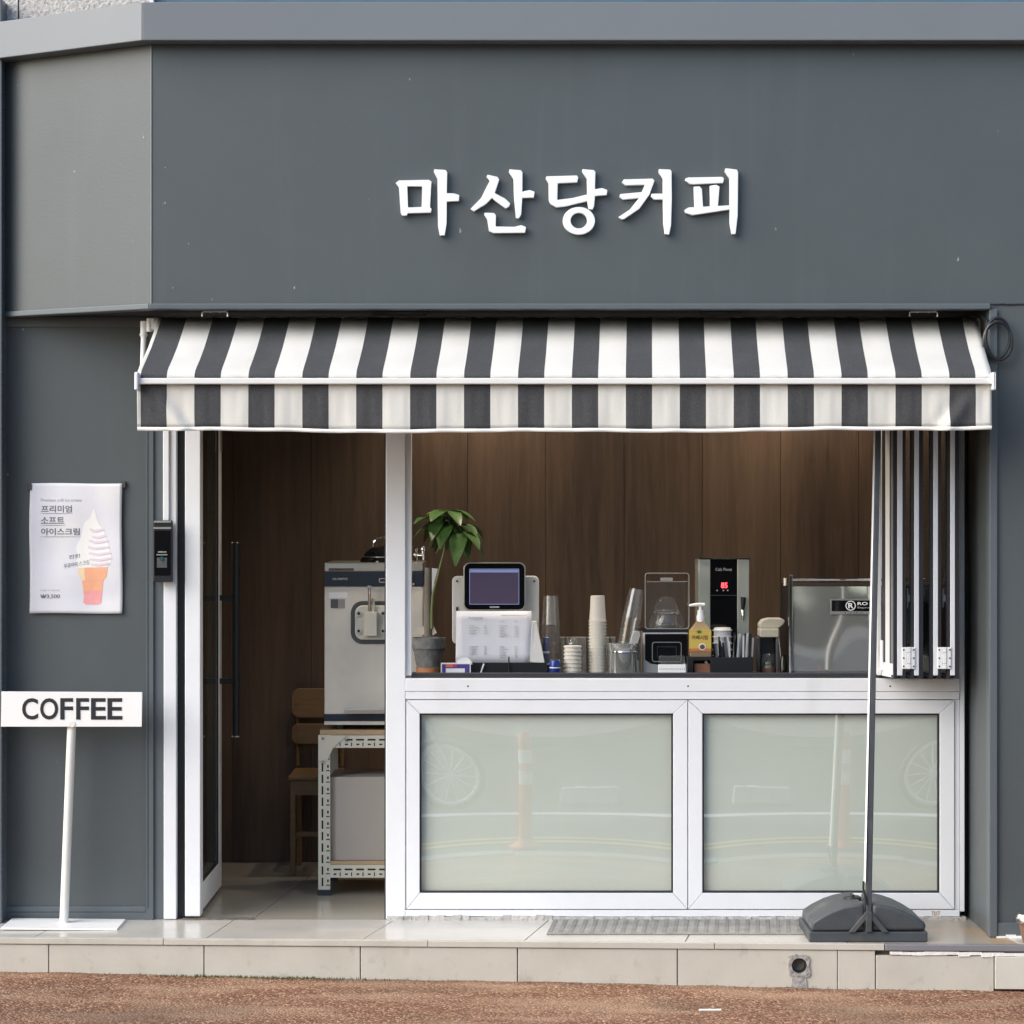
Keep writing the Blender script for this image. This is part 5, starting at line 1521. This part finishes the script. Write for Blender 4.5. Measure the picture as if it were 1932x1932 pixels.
# hot water dispenser
m_disp = mat('satin_green_steel', (.52, .56, .52), .25, .45, var=.08, scale=4)
hd_ = .46
t = thing("water_dispenser", (X(1366, hd_), hd_, CT), "tall steel hot water dispenser with black front and red digits", "dispenser")
MB().box(X(1318, hd_), X(1340, hd_), hd_, hd_ + .19, CT + .001, Z(1055.5, hd_)).build("side_panel", m_disp, t, bevel=.002)
MB().box(X(1391, hd_), X(1413.5, hd_), hd_, hd_ + .19, CT + .001, Z(1055.5, hd_)).build("side_panel", m_disp, t, bevel=.002)
MB().box(X(1340.2, hd_), X(1390.8, hd_), hd_ + .003, hd_ + .19, CT + .001, Z(1055.5, hd_)).build("front_panel", m_blackg, t)
MB().box(X(1316.5, hd_), X(1415.5, hd_), hd_ - .004, hd_ + .19, Z(1055.3, hd_), Z(1053, hd_)).build("top_plate", m_chrome, t, bevel=.001)
MB().box(X(1341, hd_), X(1390, hd_), hd_ + .001, hd_ + .0028, Z(1124, hd_), Z(1122.8, hd_)).build("seam", m_dgrey, t)
m_led = emit("red_led", (1, .05, .06), 3.0)
text("led_digits", "85", X(1360.5, hd_), X(1372.5, hd_), Z(1109.5, hd_), Z(1099, hd_), hd_ + .002, m_led, t, .02)
text("printed_name", "Café Planet", X(1350, hd_), X(1381, hd_), Z(1077, hd_), Z(1071.5, hd_), hd_ + .002, m_ink3, t)
for a in (1352, 1364, 1372):
    MB().cyl((X(a + 1, hd_), hd_ + .0005, Z(1114, hd_)), (X(a + 1, hd_), hd_ + .0028, Z(1114, hd_)), .003, n=10).build("button", m_ink3, t)
MB().tube([(X(1402, hd_), hd_ - .012, Z(1127, hd_)), (X(1401.5, hd_), hd_ - .016, Z(1140, hd_)), (X(1401, hd_), hd_ - .012, Z(1150, hd_))], [.011, .009, .006], 12).build("tap_lever", m_black, t, True)
MB().tube([(X(1401, hd_), hd_ - .005, Z(1148, hd_)), (X(1401, hd_), hd_ - .012, Z(1158, hd_)), (X(1401, hd_), hd_ - .012, Z(1172, hd_))], [.008, .007, .004], 12).build("tap_spout", m_chrome, t, True)

# coffee grinder
gd = .22
t = thing("coffee_grinder", (X(1452, gd), gd, CT), "small coffee grinder with beige hopper lid and black body", "grinder")
MB().box(X(1432, gd), X(1470, gd), gd, gd + .12, CT + .001, CT + .012).build("base", m_black, t, bevel=.003)
for a, c in ((1430, 1434.5), (1465, 1470)):
    MB().box(X(a, gd), X(c, gd), gd + .005, gd + .1, CT + .012, Z(1203, gd)).build("side_post", m_dgrey, t, bevel=.003)
MB().box(X(1434.5, gd), X(1465, gd), gd + .06, gd + .11, CT + .012, Z(1203, gd)).build("body", m_black, t, bevel=.004)
MB().poly(prect(1434, 1470, 1186, 1202.5, gd, 3), gd, gd + .11).build("head", mat("beige_plastic", (.5, .47, .38), .45), t, bevel=.004)
MB().poly([(X(a, gd), Z(c, gd)) for a, c in ((1434, 1185.5), (1434, 1178), (1440, 1170), (1452, 1167), (1476, 1167), (1483, 1172), (1478, 1180), (1470, 1185.5))], gd + .02, gd + .1).build("hopper_lid", MATS["beige_plastic"], t, bevel=.004)
MB().lathe([(0, .001), (L(15, gd), .001), (L(15.5, gd), .04), (L(12, gd), .07), (L(13, gd), .078)], (X(1450, gd), gd + .03, CT + .012), 20).build("coffee_jar", m_clear, t, True)
MB().lathe([(0, .002), (L(14, gd), .002), (L(14, gd), .03), (0, .035)], (X(1450, gd), gd + .03, CT + .012), 16).build("ground_coffee", m_brown, t, True)
MB().cyl((X(1474, gd), gd, Z(1245, gd)), (X(1469, gd), gd, Z(1203, gd)), .003, n=8).build("lever", m_chrome, t, True)
tag(MB().lathe([(0, .001), (.013, .001), (.014, .06), (.010, .075), (.010, .09), (0, .09)], (X(1478, .2), .2, CT), 16).build("small_dark_bottle", m_blackg, None, True), "small dark bottle between the grinder and the espresso machine", "bottle")

# espresso machine (its steel back faces the street)
xd = .10
t = thing("espresso_machine", (X(1600, xd), xd, CT), "polished steel espresso machine seen from the back with a black nameplate", "coffee machine")
MB().box(X(1495, xd), X(1760, xd), xd + .004, xd + .42, CT + .002, Z(1105.5, xd)).build("body", m_black, t)
b = MB()
def espr(u, v):
    bulge = .006 * math.sin(math.pi * u * 1.3 + .4) * math.sin(math.pi * v) + .002 * math.sin(u * 9 + v * 4)
    return (X(1496.5, xd) + (X(1760, xd) - X(1496.5, xd)) * u, xd - bulge, CT + .003 + (Z(1106.5, xd) - CT - .003) * v)
MB().grid(24, 16, espr).build("back_panel", m_mirror, t, 'all')
MB().box(X(1488, xd), X(1495.5, xd), xd - .012, xd + .02, CT + .001, Z(1084, xd)).build("corner_post", m_chrome, t, bevel=.005)
MB().cyl((X(1495, xd), xd, Z(1094, xd)), (X(1760, xd), xd, Z(1094, xd)), L(2.7), n=14).build("cup_rail", m_chrome, t, True)
MB().cyl((X(1482, xd), xd + .02, Z(1105, xd)), (X(1482, xd), xd + .02, Z(1091, xd)), .006, n=12).build("rail_knob", m_steel, t, True)
MB().box(X(1566, xd), X(1680, xd), xd - .012, xd - .008, Z(1159, xd), Z(1130, xd)).build("nameplate", m_steel, t)
MB().box(X(1568.5, xd), X(1678, xd), xd - .0135, xd - .0122, Z(1153, xd), Z(1132.5, xd)).build("nameplate_face", m_blackg, t)
lg = (X(1604, xd), Z(1142.5, xd)); n = 24
MB().ring([(lg[0] + L(9.6, xd) * math.cos(2 * math.pi * k / n), lg[1] + L(9.3, xd) * math.sin(2 * math.pi * k / n)) for k in range(n)],
          [(lg[0] + L(8.0, xd) * math.cos(2 * math.pi * k / n), lg[1] + L(7.7, xd) * math.sin(2 * math.pi * k / n)) for k in range(n)], xd - .0145, xd - .0136).build("logo_ring", m_letter, t)
text("logo_letter", "R", X(1599.5, xd), X(1609.5, xd), Z(1147.5, xd), Z(1137.5, xd), xd - .0136, m_letter, t, .03)
text("maker_name", "RO", X(1617, xd), X(1636, xd), Z(1141.5, xd), Z(1135.5, xd), xd - .0136, m_letter, t, .02)
text("maker_name", "Espre", X(1617, xd), X(1640, xd), Z(1148.5, xd), Z(1144.5, xd), xd - .0136, m_ink3, t)
text("model_name", "LINEA.P", X(1593, xd), X(1640, xd), Z(1158, xd), Z(1154.8, xd), xd - .0121, m_ink2, t, .01)

# ------------------------------------------------------------------ slotted-angle rack with the ice cream machine
rd = .58
rk = thing("slotted_angle_rack", (X(705, rd), rd + .22, 0), "cream slotted-angle steel rack with plywood shelves in the doorway", "rack")
rx0, rx1, rdp = X(600.5, rd), X(822, rd), .44
aw_, th_ = L(22.5, rd), .003
ztop, zbot = Z(1387, rd), .018
def angle_post(x, y, sx, sy):
    p = MB().box(x, x + sx * aw_, y, y + sy * th_, zbot, ztop).box(x, x + sx * th_, y + sy * th_ * 1.02, y + sy * aw_, zbot, ztop).build("post", m_rack, rk)
    b = MB(); z = zbot + .02; k = 0
    while z < ztop - .1:
        yy = y - .0006 if sy > 0 else y + .0006
        lng, sh = (L(16, rd), L(4, rd))
        b.box(x + sx * aw_ * .28, x + sx * aw_ * .42, yy, y + sy * .0004, z, z + lng)
        b.box(x + sx * aw_ * .66, x + sx * aw_ * .95, yy, y + sy * .0004, z + L(1), z + L(3.2))
        b.box(x + sx * aw_ * .74, x + sx * aw_ * .88, yy, y + sy * .0004, z + L(8), z + L(13.5))
        z += L(21.6, rd)
    b.build("post_slot", m_hole, p)
    MB().box(x - .002 if sx > 0 else x - aw_ - .002, x + aw_ + .002 if sx > 0 else x + .002, y - .002 if sy > 0 else y - .03, y + .03 if sy > 0 else y + .002, .001, zbot + .006).build("foot", m_navy, rk)
for x_, sx in ((rx0, 1), (rx1, -1)):
    angle_post(x_, rd, sx, 1); angle_post(x_, rd + rdp, sx, -1)
def rail(z0, z1):
    p = MB().box(rx0 + aw_ + .0005, rx1 - aw_ - .0005, rd + .0006, rd + .0036, z0, z1).build("rail", m_rack, rk)
    b = MB(); x_ = rx0 + aw_ + .012
    while x_ < rx1 - aw_ - .04:
        h = z1 - z0
        b.box(x_, x_ + L(15, rd), rd, rd + .001, z0 + h * .58, z0 + h * .72)
        b.box(x_ + L(0.5, rd), x_ + L(6, rd), rd, rd + .001, z0 + h * .22, z0 + h * .34)
        b.box(x_ + L(12, rd), x_ + L(14, rd), rd, rd + .001, z0 + h * .12, z0 + h * .42)
        x_ += L(21.6, rd)
    b.build("rail_slot", m_hole, p)
    MB().box(rx0 + aw_, rx1 - aw_, rd + rdp - .0036, rd + rdp - .0006, z0, z1).build("rail", m_rack, rk)
    for xx in (rx0 + .0035, rx1 - .0065):
        MB().box(xx, xx + .003, rd + aw_ + .003, rd + rdp - aw_ - .003, z0, z1).build("rail", m_rack, rk)
rail(Z(1411, rd), Z(1387.5, rd)); rail(Z(1656, rd), Z(1632, rd))
q = [(600.5, 1387.5), (655, 1387.5), (640, 1400), (628, 1412), (617, 1436), (600.5, 1436)]
gp = MB().poly([(X(a, rd), Z(c, rd)) for a, c in q], rd - .004, rd - .0008).build("gusset", m_rack, rk)
for a, c in ((609, 1393), (609.5, 1437.5), (653, 1396)):
    MB().cyl((X(a, rd), rd - .008, Z(c, rd)), (X(a, rd), rd - .004, Z(c, rd)), .006, n=6).build("bolt", m_chrome, rk)
MB().box(rx0 + .006, rx1 - .006, rd + .004, rd + rdp - .004, Z(1386.8, rd), Z(1377.5, rd)).build("shelf_board", m_ply, rk, bevel=.001)
MB().box(rx0 + .007, rx1 - .007, rd + .005, rd + rdp - .005, Z(1632, rd) + .0005, Z(1625.5, rd)).build("shelf_board", m_ply, rk, bevel=.001)
tag(MB().box(X(621, rd + .03), X(815, rd + .03), rd + .03, rd + .33, Z(1625.4, rd), Z(1466, rd + .03)).build("storage_box", m_box, None, bevel=.003), "plain grey-beige board box on the rack's lower shelf", "box")

im = thing("ice_cream_machine", (X(705, rd), rd + .2, Z(1377, rd)), "steel soft ice cream machine with navy band standing on the slotted rack", "ice cream machine")
def ip(*a): return prect(*a[:4], rd + .005, *(a[4:]))
iy = rd + .005
zfoot = Z(1377.4, rd)
for px in (640, 780):
    for yy in (iy + .05, iy + .36):
        MB().cyl((X(px, rd), yy, zfoot), (X(px, rd), yy, Z(1366, rd)), .022, n=14).build("foot", m_black, im, True)
MB().poly(ip(612, 798, 1106.5, 1347.5), iy, iy + .40).build("body", m_body, im, bevel=.003)
MB().poly(ip(611.5, 798.5, 1348, 1360.5), iy - .003, iy + .402).build("base_band", m_navy, im, bevel=.002)
MB().poly(ip(612, 798, 1361, 1367.5), iy, iy + .4).build("bottom_panel", m_body, im)
MB().poly(ip(610.5, 799, 1079, 1106), iy - .006, iy + .405).build("control_band", m_navy, im, bevel=.003)
MB().poly(ip(612, 798, 1061.5, 1078.5, 2), iy - .003, iy + .40).build("top_cap", m_steel, im, bevel=.006)
MB().poly(ip(620, 668, 1072, 1077, 2), iy - .0045, iy - .0031).build("top_slot", m_dgrey, im)
text("model_text", "NA-9409WE", X(628, iy), X(656, iy), Z(1094.5, iy), Z(1090, iy), iy - .006, m_ink3, im, .01)
MB().ring(ip(715, 750, 1091, 1099, 3), ip(716.2, 748.8, 1092.2, 1097.8, 2.2), iy - .0072, iy - .0061).build("band_mark", m_ink3, im)
MB().poly(ip(662, 760, 1134, 1215, 22, 7), iy - .006, iy - .0003).build("face_gasket", m_dgrey, im, bevel=.002)
MB().poly(ip(670, 755, 1142, 1207, 15, 7), iy - .016, iy - .0063).build("face_plate", mat("cream_face_plate", (.58, .57, .51), .35), im, bevel=.004)
for px in (677.5, 723, 744):
    for py in (1157, 1190):
        k = MB().cyl((X(px, iy), iy - .024, Z(py, iy)), (X(px, iy), iy - .0165, Z(py, iy)), .0125, n=18).build("knob", mat("pale_knob", (.5, .52, .52), .4), im, True)
        MB().cyl((X(px, iy), iy - .0255, Z(py, iy)), (X(px, iy), iy - .0242, Z(py, iy)), .006, n=14).build("knob_hole", m_black, k)
MB().poly(ip(689, 712.5, 1154, 1199), iy - .045, iy - .0165).build("dispense_block", MATS["cream_face_plate"], im, bevel=.003)
MB().tube([(X(698.5, iy), iy - .03, Z(1155, iy)), (X(698.5, iy), iy - .045, Z(1130, iy)), (X(698.5, iy), iy - .05, Z(1104, iy))], [.008, .007, .009], 10).build("draw_lever", m_chrome, im, True)
MB().cyl((X(705, iy), iy - .03, Z(1154, iy)), (X(705, iy), iy - .03, Z(1128, iy)), .006, n=10).build("draw_rod", MATS["cream_face_plate"], im, True)
MB().poly(ip(620.5, 655.5, 1117.5, 1128), iy - .001, iy - .0002).build("sticker", m_paper, im)
MB().poly(ip(624, 638, 1130.5, 1147.5), iy - .001, iy - .0002).build("sticker", mat("sticker_slate", (.08, .09, .11), .5), im)
MB().poly(ip(638.2, 651, 1130.5, 1147.5), iy - .0011, iy - .0002).build("sticker", mat("sticker_grey", (.28, .29, .29), .5), im)
MB().box(X(650, iy), X(790, iy), iy - .05, iy - .004, Z(1344, iy), Z(1336.5, iy)).build("drip_tray", m_steel, im, bevel=.002)
hc = (X(728, iy + .12), iy + .14, Z(1061.6, iy))
r = L(50, iy)
MB().lathe([(r, 0), (r * .98, .012), (r * .86, .024), (r * .82, .036), (r * .62, .054), (r * .3, .064), (0, .066)], hc, 30).build("hopper_lid", m_blackg, im, True)
MB().lathe([(r * .9, .019), (r * .9, .0225), (r * .86, .0235)], hc, 30).build("lid_ring", m_steel, im, True)
MB().tube([(X(701, iy), hc[1], Z(1032, iy)), (X(702, iy), hc[1], Z(1024, iy)), (X(707, iy), hc[1], Z(1018, iy)), (X(718, iy), hc[1], Z(1016, iy)), (X(745, iy), hc[1], Z(1016, iy)), (X(752, iy), hc[1], Z(1024, iy)), (X(753, iy), hc[1], Z(1034, iy))], .006, 8).build("lid_handle", m_chrome, im, True)
MB().cyl((X(783, iy), hc[1], Z(1061, iy)), (X(783, iy), hc[1], Z(1036, iy)), .006, n=10).cyl((X(778, iy), hc[1], Z(1046, iy)), (X(796, iy), hc[1], Z(1048, iy)), .007, n=10).cyl((X(797, iy), hc[1], Z(1058, iy)), (X(796, iy), hc[1], Z(1040, iy)), .005, .009, n=10).build("mix_pump", m_chrome, im, True)
MB().lathe([(0, -.012), (.012, -.006), (.013, .004), (.008, .012), (0, .013)], (X(796, iy), hc[1], Z(1037, iy)), 14).build("pump_knob", m_chrome, im, True)
for py in (1086, 1093):
    MB().cyl((X(780, iy), iy - .009, Z(py, iy)), (X(780, iy), iy - .0061, Z(py, iy)), .006, n=14).build("button", m_black, im, True)
MB().cyl((X(780, iy), iy - .010, Z(1102, iy)), (X(780, iy), iy - .0061, Z(1102, iy)), .005, n=14).build("button", m_chrome, im, True)

# ------------------------------------------------------------------ wooden chair against the back wall
qd = 1.30
chx0, chx1 = X(550, 1.45), X(655, 1.45)
chr_ = thing("wooden_chair", ((chx0 + chx1) / 2, 1.28, 0), "honey plywood school chair standing by the wood wall inside", "chair")
for p0, p1 in ((1298.5, 1354), (1365, 1403.5)):
    x0, x1, z0, z1 = X(550, 1.44), X(655, 1.44), Z(p1, 1.44), Z(p0, 1.44)
    o = rrect(x0, x1, z0, z1, .035 if p0 < 1300 else .03, 5)
    MB().poly(o, 1.43, 1.442).build("back_slat", m_chairw, chr_, bevel=.003)
for px in (561, 644):
    MB().cyl((X(px, 1.45), 1.455, .43), (X(px, 1.45), 1.452, Z(1305, 1.45)), .011, n=10).build("back_post", m_chairw, chr_, True)
    for py in (1326, 1348, 1372, 1394):
        MB().cyl((X(px, 1.44), 1.426, Z(py, 1.44)), (X(px, 1.44), 1.43, Z(py, 1.44)), .006, n=10).build("bolt", m_brown, chr_)
sx0, sx1 = X(543.5, 1.12), X(640, 1.12)
zs_ = Z(1464, 1.12)
MB().box(sx0, sx1, 1.10, 1.46, zs_ - .018, zs_).build("seat", m_chairw, chr_, bevel=.005)
MB().box(sx0 + .03, sx1 - .03, 1.115, 1.13, zs_ - .08, zs_ - .0185).build("apron", m_chairw, chr_)
for xx in (sx0 + .008, sx1 - .032):
    for yy in (1.115, 1.42):
        MB().box(xx, xx + .024, yy, yy + .026, .001, zs_ - .0185).build("leg", m_chairw, chr_, bevel=.003)
    MB().box(xx + .005, xx + .018, 1.142, 1.419, .15, .17).build("stretcher", m_chairw, chr_)
MB().box(sx0 + .033, sx1 - .033, 1.122, 1.136, .165, .185).build("stretcher", m_chairw, chr_)
